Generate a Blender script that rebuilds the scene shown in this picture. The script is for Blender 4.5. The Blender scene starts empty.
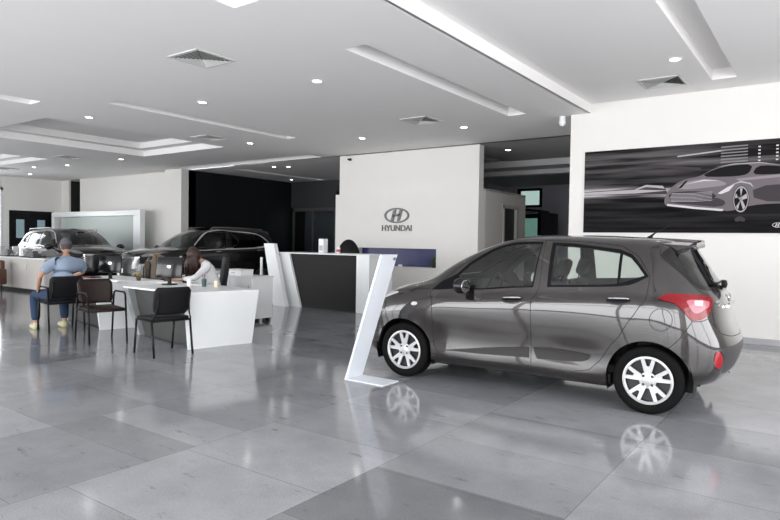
import bpy, bmesh, math, random
import numpy as np
from mathutils import Vector, Matrix
from mathutils.geometry import delaunay_2d_cdt
random.seed(7)
C = bpy.context.scene.collection
SC = bpy.context.scene
R = math.radians

# ---------------------------------------------------------------- camera
cam_data = bpy.data.cameras.new('camera'); cam = bpy.data.objects.new('camera', cam_data); C.objects.link(cam)
cam_data.sensor_width = 36.0; cam_data.lens = 36.0 * 616.7 / 780.0
cam_data.clip_start = 0.05; cam_data.clip_end = 200
right = Vector((0.81203, 0.58342, 0.01513)); down = Vector((0.02935, -0.01492, -0.99946)); fwd = Vector((-0.58288, 0.81204, -0.02924))
m = Matrix((right, -down, -fwd)).transposed().to_4x4(); m.translation = (0, 0, 1.41)
cam.matrix_world = m
SC.camera = cam

# ---------------------------------------------------------------- light
SC.view_settings.view_transform = 'Standard'; SC.view_settings.look = 'None'
SC.view_settings.exposure = 0.0; SC.view_settings.gamma = 1.0; SC.view_settings.use_curve_mapping = False
w = bpy.data.worlds.new('sky'); SC.world = w; w.use_nodes = True
bg = w.node_tree.nodes['Background']; bg.inputs[0].default_value = (0.965, 0.975, 1.0, 1); bg.inputs[1].default_value = 7.7
def portal(name, loc, rot, sx, sy):
    l = bpy.data.lights.new(name, 'AREA'); l.shape = 'RECTANGLE'; l.size = sx; l.size_y = sy
    o = bpy.data.objects.new(name, l); C.objects.link(o); o.location = loc; o.rotation_euler = rot
    l.cycles.is_portal = True
    return o
portal('daylight_front', (-1.85, -3.0, 1.75), (R(90), 0, 0), 11.5, 3.5)
portal('daylight_right', (4.0, 3.6, 1.8), (R(90), 0, R(90)), 7.2, 3.4)
portal('daylight_added_bay', (-12.9, -3.0, 1.75), (R(90), 0, 0), 8.4, 3.5)  # portal of the glazing bay added to brighten the left of the room
portal('daylight_far_left', (-21.1, -3.0, 1.8), (R(90), 0, 0), 4.8, 3.4)

# ---------------------------------------------------------------- materials
MATS = {}
def mat(name, col, rough=0.5, metal=0.0, spec=0.5, coat=0.0, emit=None, estr=0.0, bump=0.0, bscale=40, noise=0.0, nscale=8):
    if name in MATS: return MATS[name]
    m = bpy.data.materials.new(name); m.use_nodes = True; nt = m.node_tree; b = nt.nodes['Principled BSDF']
    b.inputs['Base Color'].default_value = (*col, 1); b.inputs['Roughness'].default_value = rough
    b.inputs['Metallic'].default_value = metal; b.inputs['Specular IOR Level'].default_value = spec
    b.inputs['Coat Weight'].default_value = coat; b.inputs['Coat Roughness'].default_value = 0.04
    if emit: b.inputs['Emission Color'].default_value = (*emit, 1); b.inputs['Emission Strength'].default_value = estr
    if noise or bump:
        tc = nt.nodes.new('ShaderNodeTexCoord')
    if noise:
        n = nt.nodes.new('ShaderNodeTexNoise'); n.inputs['Scale'].default_value = nscale; n.inputs['Detail'].default_value = 4
        mx = nt.nodes.new('ShaderNodeMix'); mx.data_type = 'RGBA'
        mx.inputs[6].default_value = (*[c * (1 - noise) for c in col], 1); mx.inputs[7].default_value = (*[min(1, c * (1 + noise)) for c in col], 1)
        nt.links.new(tc.outputs['Object'], n.inputs['Vector']); nt.links.new(n.outputs['Fac'], mx.inputs[0]); nt.links.new(mx.outputs[2], b.inputs['Base Color'])
    if bump:
        n2 = nt.nodes.new('ShaderNodeTexNoise'); n2.inputs['Scale'].default_value = bscale
        bp = nt.nodes.new('ShaderNodeBump'); bp.inputs['Strength'].default_value = bump; bp.inputs['Distance'].default_value = 0.01
        nt.links.new(tc.outputs['Object'], n2.inputs['Vector']); nt.links.new(n2.outputs['Fac'], bp.inputs['Height']); nt.links.new(bp.outputs['Normal'], b.inputs['Normal'])
    MATS[name] = m
    return m
def glass(name, tint, refl=0.1, rough=0.0, haze=0.0):
    if name in MATS: return MATS[name]
    m = bpy.data.materials.new(name); m.use_nodes = True; nt = m.node_tree; nt.nodes.clear()
    out = nt.nodes.new('ShaderNodeOutputMaterial'); mx = nt.nodes.new('ShaderNodeMixShader')
    tr = nt.nodes.new('ShaderNodeBsdfTransparent'); tr.inputs[0].default_value = (*tint, 1)
    gl = nt.nodes.new('ShaderNodeBsdfGlossy'); gl.inputs['Roughness'].default_value = rough; gl.inputs[0].default_value = (1, 1, 1, 1)
    fr = nt.nodes.new('ShaderNodeFresnel'); fr.inputs[0].default_value = 1.45
    mp = nt.nodes.new('ShaderNodeMapRange'); mp.inputs[3].default_value = refl * .3; mp.inputs[4].default_value = 1.0
    nt.links.new(fr.outputs[0], mp.inputs[0]); nt.links.new(mp.outputs[0], mx.inputs[0])
    nt.links.new(tr.outputs[0], mx.inputs[1]); nt.links.new(gl.outputs[0], mx.inputs[2]); nt.links.new(mx.outputs[0], out.inputs[0])
    if haze:
        df = nt.nodes.new('ShaderNodeBsdfDiffuse'); df.inputs[0].default_value = (*tint, 1); m2 = nt.nodes.new('ShaderNodeMixShader'); m2.inputs[0].default_value = haze
        nt.links.new(mx.outputs[0], m2.inputs[1]); nt.links.new(df.outputs[0], m2.inputs[2]); nt.links.new(m2.outputs[0], out.inputs[0])
    MATS[name] = m
    return m
white_wall = mat('white_plaster', (0.79, 0.775, 0.745), 0.7, bump=0.02, bscale=60, noise=0.015, nscale=3)
ceil_mat = mat('ceiling_paint', (0.90, 0.885, 0.875), 0.8, noise=0.012, nscale=2)
dark_wall = mat('charcoal_wall_panel', (0.008, 0.010, 0.011), 0.5, spec=.25)
grey_wall = mat('grey_wall_paint', (0.66, 0.65, 0.72), 0.7)
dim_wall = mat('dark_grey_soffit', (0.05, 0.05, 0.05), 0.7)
laminate = mat('white_laminate', (0.82, 0.84, 0.84), 0.3, noise=0.01)
laminate_grey = mat('grey_laminate', (0.075, 0.078, 0.075), 0.35)
black_plastic = mat('black_plastic', (0.008, 0.008, 0.009), 0.45, spec=.2)
black_gloss = mat('black_gloss', (0.006, 0.006, 0.007), 0.15, spec=.4)
black_metal = mat('black_metal_tube', (0.008, 0.008, 0.008), 0.4, spec=.2)
brown_leather = mat('dark_brown_leatherette', (0.018, 0.010, 0.008), 0.42, spec=.25, bump=0.1, bscale=200)
black_fabric = mat('black_leatherette', (0.007, 0.007, 0.008), 0.55, spec=.2, bump=0.15, bscale=300)
chrome = mat('chrome', (0.75, 0.75, 0.76), 0.12, metal=1.0)
steel = mat('brushed_steel', (0.38, 0.38, 0.37), 0.35, metal=1.0)
silver = mat('silver_wheel_paint', (0.47, 0.47, 0.47), 0.35, metal=0.25, coat=0.4)
rubber = mat('tyre_rubber', (0.0045, 0.0045, 0.0045), 0.75, spec=.1, bump=0.2, bscale=120)
marble_grey = mat('grey_marble_skirting', (0.42, 0.42, 0.43), 0.25, noise=0.08, nscale=5)

# floor: large honed stone tiles 1.2 x 0.6 m with individual shades, veins and small dark marks
def floor_material():
    m = bpy.data.materials.new('polished_stone_tiles'); m.use_nodes = True; nt = m.node_tree; L = nt.links; N = nt.nodes
    b = N['Principled BSDF']; tc = N.new('ShaderNodeTexCoord'); mp = N.new('ShaderNodeMapping')
    mp.inputs['Location'].default_value = (-0.15, -0.12, 0)
    mp.inputs['Rotation'].default_value = (0, 0, R(90)); L.new(tc.outputs['Object'], mp.inputs[0])
    br = N.new('ShaderNodeTexBrick'); L.new(mp.outputs[0], br.inputs['Vector'])
    br.inputs['Scale'].default_value = 1.0; br.inputs['Brick Width'].default_value = 0.8; br.inputs['Row Height'].default_value = 1.2
    br.inputs['Mortar Size'].default_value = 0.0025; br.inputs['Mortar Smooth'].default_value = 0.3; br.offset = 0.37; br.offset_frequency = 3
    br.inputs['Color1'].default_value = (0.0, 0.0, 0.0, 1); br.inputs['Color2'].default_value = (1, 1, 1, 1); br.inputs['Mortar'].default_value = (0.0, 0.0, 0.0, 1)
    br.inputs['Bias'].default_value = 0.15
    ramp = N.new('ShaderNodeValToRGB'); L.new(br.outputs['Color'], ramp.inputs[0])
    ramp.color_ramp.elements[0].color = (0.190, 0.194, 0.207, 1); ramp.color_ramp.elements[1].color = (0.285, 0.290, 0.307, 1)
    n1 = N.new('ShaderNodeTexNoise'); n1.inputs['Scale'].default_value = 1.3; n1.inputs['Detail'].default_value = 8; n1.inputs['Roughness'].default_value = 0.65; L.new(tc.outputs['Object'], n1.inputs['Vector'])
    r1 = N.new('ShaderNodeMapRange'); r1.inputs[1].default_value = 0.3; r1.inputs[2].default_value = 0.7; r1.inputs[3].default_value = 0.80; r1.inputs[4].default_value = 1.15; L.new(n1.outputs['Fac'], r1.inputs[0])
    n2 = N.new('ShaderNodeTexNoise'); n2.inputs['Scale'].default_value = 90; n2.inputs['Detail'].default_value = 3; L.new(tc.outputs['Object'], n2.inputs['Vector'])
    r2 = N.new('ShaderNodeMapRange'); r2.inputs[1].default_value = 0.3; r2.inputs[2].default_value = 0.7; r2.inputs[3].default_value = 0.90; r2.inputs[4].default_value = 1.10; L.new(n2.outputs['Fac'], r2.inputs[0])
    # dark irregular blotches and dashes
    mp3 = N.new('ShaderNodeMapping'); mp3.inputs['Scale'].default_value = (1.6, 4.5, 1); mp3.inputs['Rotation'].default_value = (0, 0, R(25)); L.new(tc.outputs['Object'], mp3.inputs[0])
    n3 = N.new('ShaderNodeTexNoise'); n3.inputs['Scale'].default_value = 2.0; n3.inputs['Detail'].default_value = 10; n3.inputs['Roughness'].default_value = 0.75; L.new(mp3.outputs[0], n3.inputs['Vector'])
    r3 = N.new('ShaderNodeMapRange'); r3.inputs[1].default_value = 0.585; r3.inputs[2].default_value = 0.66; r3.inputs[3].default_value = 1.0; r3.inputs[4].default_value = 0.62; L.new(n3.outputs['Fac'], r3.inputs[0])
    a = N.new('ShaderNodeMath'); a.operation = 'MULTIPLY'; L.new(r1.outputs[0], a.inputs[0]); L.new(r2.outputs[0], a.inputs[1])
    a2 = N.new('ShaderNodeMath'); a2.operation = 'MULTIPLY'; L.new(a.outputs[0], a2.inputs[0]); L.new(r3.outputs[0], a2.inputs[1])
    # two tiles of a darker stone
    sp = N.new('ShaderNodeSeparateXYZ'); L.new(tc.outputs['Object'], sp.inputs[0])
    def tile(x0, x1, y0, y1, k, prev):
        out = None
        for sock, lo, hi in (('X', x0, x1), ('Y', y0, y1)):
            for op, t_ in (('GREATER_THAN', lo), ('LESS_THAN', hi)):
                q = N.new('ShaderNodeMath'); q.operation = op; q.inputs[1].default_value = t_; L.new(sp.outputs[sock], q.inputs[0])
                if out is None: out = q
                else:
                    p_ = N.new('ShaderNodeMath'); p_.operation = 'MULTIPLY'; L.new(out.outputs[0], p_.inputs[0]); L.new(q.outputs[0], p_.inputs[1]); out = p_
        g_ = N.new('ShaderNodeMapRange'); g_.inputs[3].default_value = 1.0; g_.inputs[4].default_value = k; L.new(out.outputs[0], g_.inputs[0])
        z_ = N.new('ShaderNodeMath'); z_.operation = 'MULTIPLY'; L.new(prev.outputs[0], z_.inputs[0]); L.new(g_.outputs[0], z_.inputs[1]); return z_
    a2 = tile(-4.68, -3.48, 2.25, 2.62, .74, a2); a2 = tile(-2.28, -1.08, 1.4, 3.08, .72, a2); a2 = tile(-2.28, -1.08, 3.09, 4.6, 1.12, a2)
    # grout darkening
    g = N.new('ShaderNodeMapRange'); g.inputs[3].default_value = 1.0; g.inputs[4].default_value = 0.72; L.new(br.outputs['Fac'], g.inputs[0])
    a3 = N.new('ShaderNodeMath'); a3.operation = 'MULTIPLY'; L.new(a2.outputs[0], a3.inputs[0]); L.new(g.outputs[0], a3.inputs[1])
    vm = N.new('ShaderNodeVectorMath'); vm.operation = 'SCALE'; L.new(ramp.outputs[0], vm.inputs[0]); L.new(a3.outputs[0], vm.inputs['Scale'])
    L.new(vm.outputs[0], b.inputs['Base Color'])
    b.inputs['Roughness'].default_value = 0.13; b.inputs['Specular IOR Level'].default_value = 0.6
    rr = N.new('ShaderNodeMapRange'); rr.inputs[3].default_value = 0.07; rr.inputs[4].default_value = 0.13; L.new(n1.outputs['Fac'], rr.inputs[0]); L.new(rr.outputs[0], b.inputs['Roughness'])
    return m

# ---------------------------------------------------------------- helpers
def newobj(name, me, parent=None):
    o = bpy.data.objects.new(name, me); C.objects.link(o)
    if parent: o.parent = parent
    return o
def tag(o, label=None, cat=None, group=None, kind=None):
    if label: o['label'] = label
    if cat: o['category'] = cat
    if group: o['group'] = group
    if kind: o['kind'] = kind
    return o
def thing(name, label, cat, loc=(0, 0, 0), rz=0.0, group=None):
    o = bpy.data.objects.new(name, None); C.objects.link(o); o.location = loc; o.rotation_euler = (0, 0, rz); o.empty_display_size = 0.1
    return tag(o, label, cat, group)
def build(name, bm, m, parent=None, smooth=False, mats=None):
    bmesh.ops.recalc_face_normals(bm, faces=bm.faces)
    me = bpy.data.meshes.new(name); bm.to_mesh(me); bm.free()
    for mm in (mats or [m]): me.materials.append(mm)
    if smooth:
        me.polygons.foreach_set('use_smooth', [True] * len(me.polygons))
        if smooth == 'auto':
            me.set_sharp_from_angle(angle=R(35))
    return newobj(name, me, parent)
def box(bm, x0, x1, y0, y1, z0, z1, bev=0.0, M=None, mi=0):
    vs = [bm.verts.new(p) for p in ((x0, y0, z0), (x1, y0, z0), (x1, y1, z0), (x0, y1, z0), (x0, y0, z1), (x1, y0, z1), (x1, y1, z1), (x0, y1, z1))]
    fs = [bm.faces.new([vs[i] for i in q]) for q in ((3, 2, 1, 0), (4, 5, 6, 7), (0, 1, 5, 4), (1, 2, 6, 5), (2, 3, 7, 6), (3, 0, 4, 7))]
    for f_ in fs: f_.material_index = mi
    if M is not None: bmesh.ops.transform(bm, matrix=M, verts=vs)
    if bev > 0:
        es = list({e for f_ in fs for e in f_.edges})
        bmesh.ops.bevel(bm, geom=es, offset=bev, segments=2, affect='EDGES', profile=0.5)
    return bm
def prism(bm, pts, y0, y1, axis='y', mi=0, M=None):
    """closed outline extruded along an axis; pts are (x,z) for y, (y,z) for x, (x,y) for z"""
    def P(p, t): return {'y': (p[0], t, p[1]), 'x': (t, p[0], p[1]), 'z': (p[0], p[1], t)}[axis]
    a = [bm.verts.new(P(p, y0)) for p in pts]; b = [bm.verts.new(P(p, y1)) for p in pts]; n = len(pts)
    fs = [bm.faces.new(a), bm.faces.new(b[::-1])]
    for i in range(n): fs.append(bm.faces.new((a[i], b[i], b[(i + 1) % n], a[(i + 1) % n])))
    for f_ in fs: f_.material_index = mi
    if M is not None: bmesh.ops.transform(bm, matrix=M, verts=a + b)
    return bm
def tube(bm, pts, r, n=8, cap=True, rs=None):
    pts = [Vector(p) for p in pts]; rings = []
    up = Vector((0, 0, 1))
    for i, p in enumerate(pts):
        d = (pts[min(i + 1, len(pts) - 1)] - pts[max(i - 1, 0)]).normalized()
        s = d.cross(up); s = s.normalized() if s.length > 1e-3 else d.cross(Vector((1, 0, 0))).normalized()
        t = s.cross(d).normalized(); rr = rs[i] if rs else r
        rings.append([bm.verts.new(p + (s * math.cos(2 * math.pi * k / n) + t * math.sin(2 * math.pi * k / n)) * rr) for k in range(n)])
    for a, b in zip(rings, rings[1:]):
        # align the ring starts so the tube does not twist
        k0 = min(range(n), key=lambda k: (b[k].co - a[0].co).length)
        for k in range(n): bm.faces.new((a[k], a[(k + 1) % n], b[(k0 + k + 1) % n], b[(k0 + k) % n]))
        if k0: b[:] = b[k0:] + b[:k0]
    if cap: bm.faces.new(rings[0][::-1]); bm.faces.new(rings[-1])
    return bm
def lathe(bm, prof, n=32, axis='z', M=None, mi=0):
    """prof: (r, h) points"""
    rings = []; vs = []
    for r_, h_ in prof:
        if r_ < 1e-5:
            v = bm.verts.new((0, 0, h_)); rings.append([v] * n); vs.append(v)
        else:
            rg = [bm.verts.new((r_ * math.cos(2 * math.pi * k / n), r_ * math.sin(2 * math.pi * k / n), h_)) for k in range(n)]; rings.append(rg); vs += rg
    for a, b in zip(rings, rings[1:]):
        for k in range(n):
            q = [a[k], a[(k + 1) % n], b[(k + 1) % n], b[k]]; q2 = []
            for v in q:
                if v not in q2: q2.append(v)
            if len(q2) > 2:
                try: bm.faces.new(q2).material_index = mi
                except ValueError: pass
    if axis == 'y': bmesh.ops.rotate(bm, verts=vs, cent=(0, 0, 0), matrix=Matrix.Rotation(R(-90), 3, 'X'))
    if axis == 'x': bmesh.ops.rotate(bm, verts=vs, cent=(0, 0, 0), matrix=Matrix.Rotation(R(90), 3, 'Y'))
    if M is not None: bmesh.ops.transform(bm, matrix=M, verts=vs)
    return bm
def ellipsoid(bm, c, r, M=None, u=20, v=12):
    q = bmesh.ops.create_uvsphere(bm, u_segments=u, v_segments=v, radius=1)
    mm = Matrix.Translation(c) @ (M.to_4x4() if M is not None else Matrix.Identity(4)) @ Matrix.Diagonal((*r, 1))
    bmesh.ops.transform(bm, matrix=mm, verts=q['verts'])
    return bm
def B(): return bmesh.new()
def struct(name, bm, m, parent=None, smooth=False):
    o = build(name, bm, m, parent, smooth)
    if parent is None: o['kind'] = 'structure'
    return o
def copy_tree(o, parent=None):
    c = o.copy(); C.objects.link(c)
    if parent: c.parent = parent
    for ch in list(o.children): copy_tree(ch, c)
    return c
def text(name, body, size, m, parent, loc, rot, ext=0.002, sx=1.0):
    cu = bpy.data.curves.new(name, 'FONT'); cu.body = body; cu.size = size; cu.extrude = ext; cu.align_x = 'CENTER'; cu.align_y = 'CENTER'
    cu.materials.append(m); cu.offset = size * 0.012
    o = bpy.data.objects.new(name, cu); C.objects.link(o); o.location = loc; o.rotation_euler = rot; o.scale = (sx, 1, 1)
    SC.view_layers[0].update(); dg = bpy.context.evaluated_depsgraph_get()
    me = bpy.data.meshes.new_from_object(o.evaluated_get(dg)); bpy.data.objects.remove(o)
    o = newobj(name, me, parent); o.location = loc; o.rotation_euler = rot; o.scale = (sx, 1, 1)
    return o
def oval_emblem(bm, w, h, t, M):
    """an oval ring holding a slanted capital H, in its own XY plane"""
    n = 40; rings = []
    for (f, z) in ((1, 0), (1, t), (0.84, t), (0.84, 0)):
        g = f if f == 1 else 1
        rings.append([(w / 2 * math.cos(2 * math.pi * k / n) * (1 if f == 1 else 0.88), h / 2 * math.sin(2 * math.pi * k / n) * (1 if f == 1 else 0.80), z) for k in range(n)])
    V = [[bm.verts.new(M @ Vector(p)) for p in r_] for r_ in rings]
    for a in range(4):
        b = (a + 1) % 4
        for k in range(n): bm.faces.new((V[a][k], V[a][(k + 1) % n], V[b][(k + 1) % n], V[b][k]))
    sl = 0.22 * h
    for pts in ([(-.24 * w, -.34 * h), (-.13 * w, -.38 * h), (-.13 * w + sl, .38 * h), (-.24 * w + sl, .34 * h)],
                [(.24 * w - sl, -.34 * h), (.13 * w, -.38 * h), (.24 * w, .34 * h), (.13 * w + .02 * w, .38 * h)][:0] or [(.13 * w - sl, -.38 * h), (.24 * w - sl, -.34 * h), (.24 * w, .34 * h), (.13 * w, .38 * h)],
                [(-.16 * w, -.10 * h), (.13 * w, -.02 * h), (.15 * w, .12 * h), (-.14 * w, .04 * h)]):
        prism(bm, pts, 0, t, 'z', M=M)
    return bm

# ---------------------------------------------------------------- the room
ZC, ZR = 3.62, 3.77
bm = B(); box(bm, -26.5, 5, -4, 24, -0.2, 0.0); struct('floor', bm, floor_material())

def ceiling_with_recesses(name, x0, x1, y0, y1, z, recs, m):
    """a flat ceiling whose rectangular recesses (x0,x1,y0,y1,depth) have their own sides and top; built on a grid of cut lines"""
    bm = B(); xs = sorted({x0, x1, *[r_[0] for r_ in recs], *[r_[1] for r_ in recs]}); ys = sorted({y0, y1, *[r_[2] for r_ in recs], *[r_[3] for r_ in recs]})
    def inside(x, y):
        return any(r_[0] < x < r_[1] and r_[2] < y < r_[3] for r_ in recs)
    for a, b in zip(xs, xs[1:]):
        for c, d in zip(ys, ys[1:]):
            if not inside((a + b) / 2, (c + d) / 2):
                bm.faces.new([bm.verts.new(p) for p in ((a, c, z), (a, d, z), (b, d, z), (b, c, z))])
    for r_ in recs:
        a, b, c, d, h = r_[:5]; steps = r_[5] if len(r_) > 5 else [(0, h)]
        lo = z; ins = 0
        for k, (inset, hh) in enumerate(steps):
            a2, b2, c2, d2 = a + inset, b - inset, c + inset, d - inset
            if inset:   # ledge between the steps
                for q in (((a + ins, c + ins), (b - ins, c + ins), (b2, c2), (a2, c2)), ((b - ins, c + ins), (b - ins, d - ins), (b2, d2), (b2, c2)),
                          ((b - ins, d - ins), (a + ins, d - ins), (a2, d2), (b2, d2)), ((a + ins, d - ins), (a + ins, c + ins), (a2, c2), (a2, d2))):
                    bm.faces.new([bm.verts.new((x, y, lo)) for x, y in q])
            hi = z + hh
            for q in (((a2, c2), (b2, c2)), ((b2, c2), (b2, d2)), ((b2, d2), (a2, d2)), ((a2, d2), (a2, c2))):
                (xa, ya), (xb, yb) = q
                bm.faces.new([bm.verts.new(p) for p in ((xa, ya, lo), (xb, yb, lo), (xb, yb, hi), (xa, ya, hi))])
            lo = hi; ins = inset
        bm.faces.new([bm.verts.new(p) for p in ((a2, c2, lo), (b2, c2, lo), (b2, d2, lo), (a2, d2, lo))])
    bmesh.ops.remove_doubles(bm, verts=bm.verts, dist=1e-4)
    top = z + 0.45
    bm.faces.new([bm.verts.new(p) for p in ((x0, y0, top), (x1, y0, top), (x1, y1, top), (x0, y1, top))])
    me = bpy.data.meshes.new(name); bm.to_mesh(me); bm.free(); me.materials.append(m)
    o = newobj(name, me); o['kind'] = 'structure'; return o
recs = [(-4.63, -4.30, 5.49, 9.90, .15), (-4.71, -4.36, -1.5, 3.95, .15),
        (-9.75, -9.45, 5.55, 9.65, .13), (-10.98, -10.6, 0.5, 4.9, .13),
        (-15.2, -11.9, 5.6, 9.70, .34, [(0, .15), (.30, .30)]),
        (-21.5, -18.2, 5.2, 8.6, .30, [(0, .12), (.30, .25)]),
        (-17.1, -11.0, 11.70, 12.2, .17)]
ceiling_with_recesses('ceiling', -25.2, -3.38, -3.2, 12.25, ZC, recs, ceil_mat)
ceiling_with_recesses('ceiling', -3.38, 4.3, -3.2, 10.6, ZR, [(-1.46, -1.15, 0.5, 9.78, .15)], ceil_mat)
bm = B(); box(bm, -3.40, -3.36, -3.2, 10.40, ZC, ZR + .05); struct('trim_1', bm, ceil_mat)      # edge of the lowered ceiling
ceiling_with_recesses('ceiling', -17.2, -10.3, 12.25, 17.2, ZC - .02, [(-15.2, -14.85, 12.8, 16.6, .15)], ceil_mat)
ceiling_with_recesses('ceiling', -10.3, -3.2, 12.25, 23, ZC - .02, [(-7.4, -7.1, 14, 19, .12)], mat('shaded_passage_ceiling', (0.42, 0.42, 0.42), 0.8))  # greyer copy of the ceiling paint, passage shade put into its colour
bm = B(); box(bm, -25.4, 4.5, -3.3, 23.2, 4.26, 4.4); struct('roof', bm, ceil_mat)  # unseen slab above the ceilings, added to stop sky light leaking in
ceiling_with_recesses('ceiling', -25.2, -17.2, 12.25, 13.2, ZC - .02, [], ceil_mat)

# right-hand picture wall
bm = B(); box(bm, -3.70, 4.4, 10.40, 10.75, 0, 4.2); box(bm, -3.70, -3.3, 10.7, 23, 0, 4.2); struct('wall_right', bm, white_wall)
bm = B(); box(bm, -3.70, 4.0, 10.375, 10.40, 0, 0.09, 0.004); struct('baseboard_right', bm, marble_grey)
# centre block: front slab with niche, upper wall behind it
bm = B()
NX0, NX1, NZ0, NZ1 = -9.85, -7.45, 0.82, 1.26
box(bm, -10.52, NX0, 12.2, 12.55, 0, 2.61); box(bm, NX1, -6.38, 12.2, 12.55, 0, 2.61)
box(bm, NX0, NX1, 12.2, 12.55, 0, NZ0); box(bm, NX0, NX1, 12.2, 12.55, NZ1, 2.61); box(bm, NX0, NX1, 12.5, 12.55, NZ0, NZ1)
struct('wall_center', bm, white_wall)
bm = B(); box(bm, -10.46, -6.42, 12.28, 12.5, 2.61, 3.61); struct('wall_center_upper', bm, white_wall)
bm = B(); box(bm, NX0 + .002, NX1 - .002, 12.485, 12.499, NZ0 + .002, NZ1 - .002); struct('trim_2', bm, mat('navy_niche_panel', (0.018, 0.025, 0.13), 0.35))
# side wall of the centre block, running away, with a dark doorway
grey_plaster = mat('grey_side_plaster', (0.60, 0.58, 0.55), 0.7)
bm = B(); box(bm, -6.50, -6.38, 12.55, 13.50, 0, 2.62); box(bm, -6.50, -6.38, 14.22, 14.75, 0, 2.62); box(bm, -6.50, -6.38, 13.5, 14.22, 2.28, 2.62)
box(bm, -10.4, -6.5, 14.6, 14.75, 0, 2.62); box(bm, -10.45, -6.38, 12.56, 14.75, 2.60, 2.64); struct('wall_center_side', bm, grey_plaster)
bm = B(); box(bm, -6.47, -6.43, 13.52, 14.2, 0, 2.26); d = struct('door_1', bm, mat('dark_door', (0.02, 0.019, 0.018), 0.5))
bm = B(); box(bm, -6.43, -6.36, 14.2, 14.30, 0, 2.32); box(bm, -6.43, -6.36, 13.45, 13.52, 0, 2.32); box(bm, -6.43, -6.36, 13.45, 14.30, 2.26, 2.34); build('door_frame', bm, mat('pale_door_frame', (0.45, 0.44, 0.42), 0.5), d)
# passage behind: back wall with window, low soffits
WX0, WX1, WZ0, WZ1 = -9.78, -8.90, 2.84, 3.45
bm = B(); Yb = 22.0
box(bm, -10.5, WX0, Yb, Yb + .2, 0, 4.2); box(bm, WX1, -3.3, Yb, Yb + .2, 0, 4.2); box(bm, WX0, WX1, Yb, Yb + .2, WZ1, 4.2); box(bm, WX0, WX1, Yb, Yb + .2, 2.6, WZ0)
box(bm, WX0, WX1, Yb, Yb + .2, 0, 1.0)
box(bm, -10.5, -10.3, 14.6, Yb, 0, 4.2)
struct('wall_back', bm, grey_wall)
bm = B()
for x0, x1, z0, z1 in ((WX0, WX1, WZ0, WZ1), (WX0, WX1, 1.0, 2.6)):
    box(bm, x0 - .05, x0 + .05, Yb - .04, Yb + .02, z0 - .05, z1 + .05); box(bm, x1 - .05, x1 + .05, Yb - .04, Yb + .02, z0 - .05, z1 + .05)
    box(bm, x0, x1, Yb - .04, Yb + .02, z0 - .05, z0 + .04); box(bm, x0, x1, Yb - .04, Yb + .02, z1 - .04, z1 + .05)
wn = struct('window_1', bm, black_plastic)
bm = B(); box(bm, WX0, WX1, Yb + .03, Yb + .04, WZ0, WZ1); box(bm, WX0, WX1, Yb + .03, Yb + .04, 1.0, 2.6)
build('window_pane', bm, glass('green_tinted_glass', (0.235, 0.275, 0.26), 0.05), wn)
bm = B(); box(bm, -10.3, -3.7, 16.0, 16.3, 3.32, 3.62); box(bm, -10.3, -3.7, 15.2, 16.0, 3.44, 3.62); struct('trim_3', bm, mat('grey_beam_paint', (0.62, 0.62, 0.62), 0.6))
# glazed porch frame in the passage
p = thing('glazed_porch', 'black framed glass porch under the back window, right of the grey side wall', 'porch', (0, 0, 0))
bm = B()
for x in (-9.35, -8.45, -7.75):
    box(bm, x - .04, x + .04, 19.0, 19.08, 0, 2.45)
prism(bm, [(-9.9, 2.72), (-7.6, 2.50), (-7.6, 2.42), (-9.9, 2.62)], 18.7, 19.5, 'y'); box(bm, -9.4, -7.7, 18.98, 19.1, 2.25, 2.40); box(bm, -7.75, -7.67, 19, 20.5, 0, 2.45)
build('porch_frame', bm, black_plastic, p)
bm = B(); box(bm, -9.31, -8.49, 19.03, 19.045, 0.02, 2.25); box(bm, -8.41, -7.79, 19.03, 19.045, 0.02, 2.25); build('glass_panel', bm, glass('porch_glass', (0.55, 0.66, 0.63), 0.12), p)

# black panel wall, back wall of the left passage with glass door
bm = B(); box(bm, -16.95, -16.70, 12.22, 16.9, 0, 3.60); struct('wall_charcoal', bm, dark_wall)
bm = B()
GX0, GX1 = -16.6, -14.45; GY = 16.8
box(bm, -16.95, -14.3 + .6, GY, GY + .2, 2.62, 4.0); box(bm, GX1, -10.3, GY, GY + .2, 0, 3.2)
struct('wall_passage', bm, mat('passage_dark_paint', (0.028, 0.033, 0.034), 0.55))
bm = B(); box(bm, GX0, GX0 + .08, GY - .02, GY + .06, 0, 2.62); box(bm, GX1 - .08, GX1, GY - .02, GY + .06, 0, 2.62); box(bm, GX0, GX1, GY - .02, GY + .06, 2.50, 2.62); box(bm, -15.62, -15.54, GY - .02, GY + .06, 0, 2.5)
dd = struct('door_2', bm, mat('grey_door_frame', (0.10, 0.10, 0.10), 0.4, metal=0.5))
bm = B(); box(bm, GX0 + .08, -15.62, GY, GY + .01, 0.0, 2.5); box(bm, -15.54, GX1 - .08, GY, GY + .01, 0, 2.5); build('glass_panel', bm, glass('door_glass', (0.75, 0.8, 0.82), 0.15), dd)
bm = B(); box(bm, -17.2, -10.3, 20.2, 20.3, 0, 4); box(bm, -17.3, -17.2, 16.9, 20.3, 0, 4); box(bm, -17.2, -10.3, 16.9, 20.3, 3.9, 4.0); struct('wall_far_room', bm, mat('far_room_paint', (0.40, 0.44, 0.46), 0.7))
bm = B(); box(bm, -10.45, -10.32, 12.5, 17, 0, 4.0); struct('wall_passage_right', bm, dim_wall)

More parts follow.
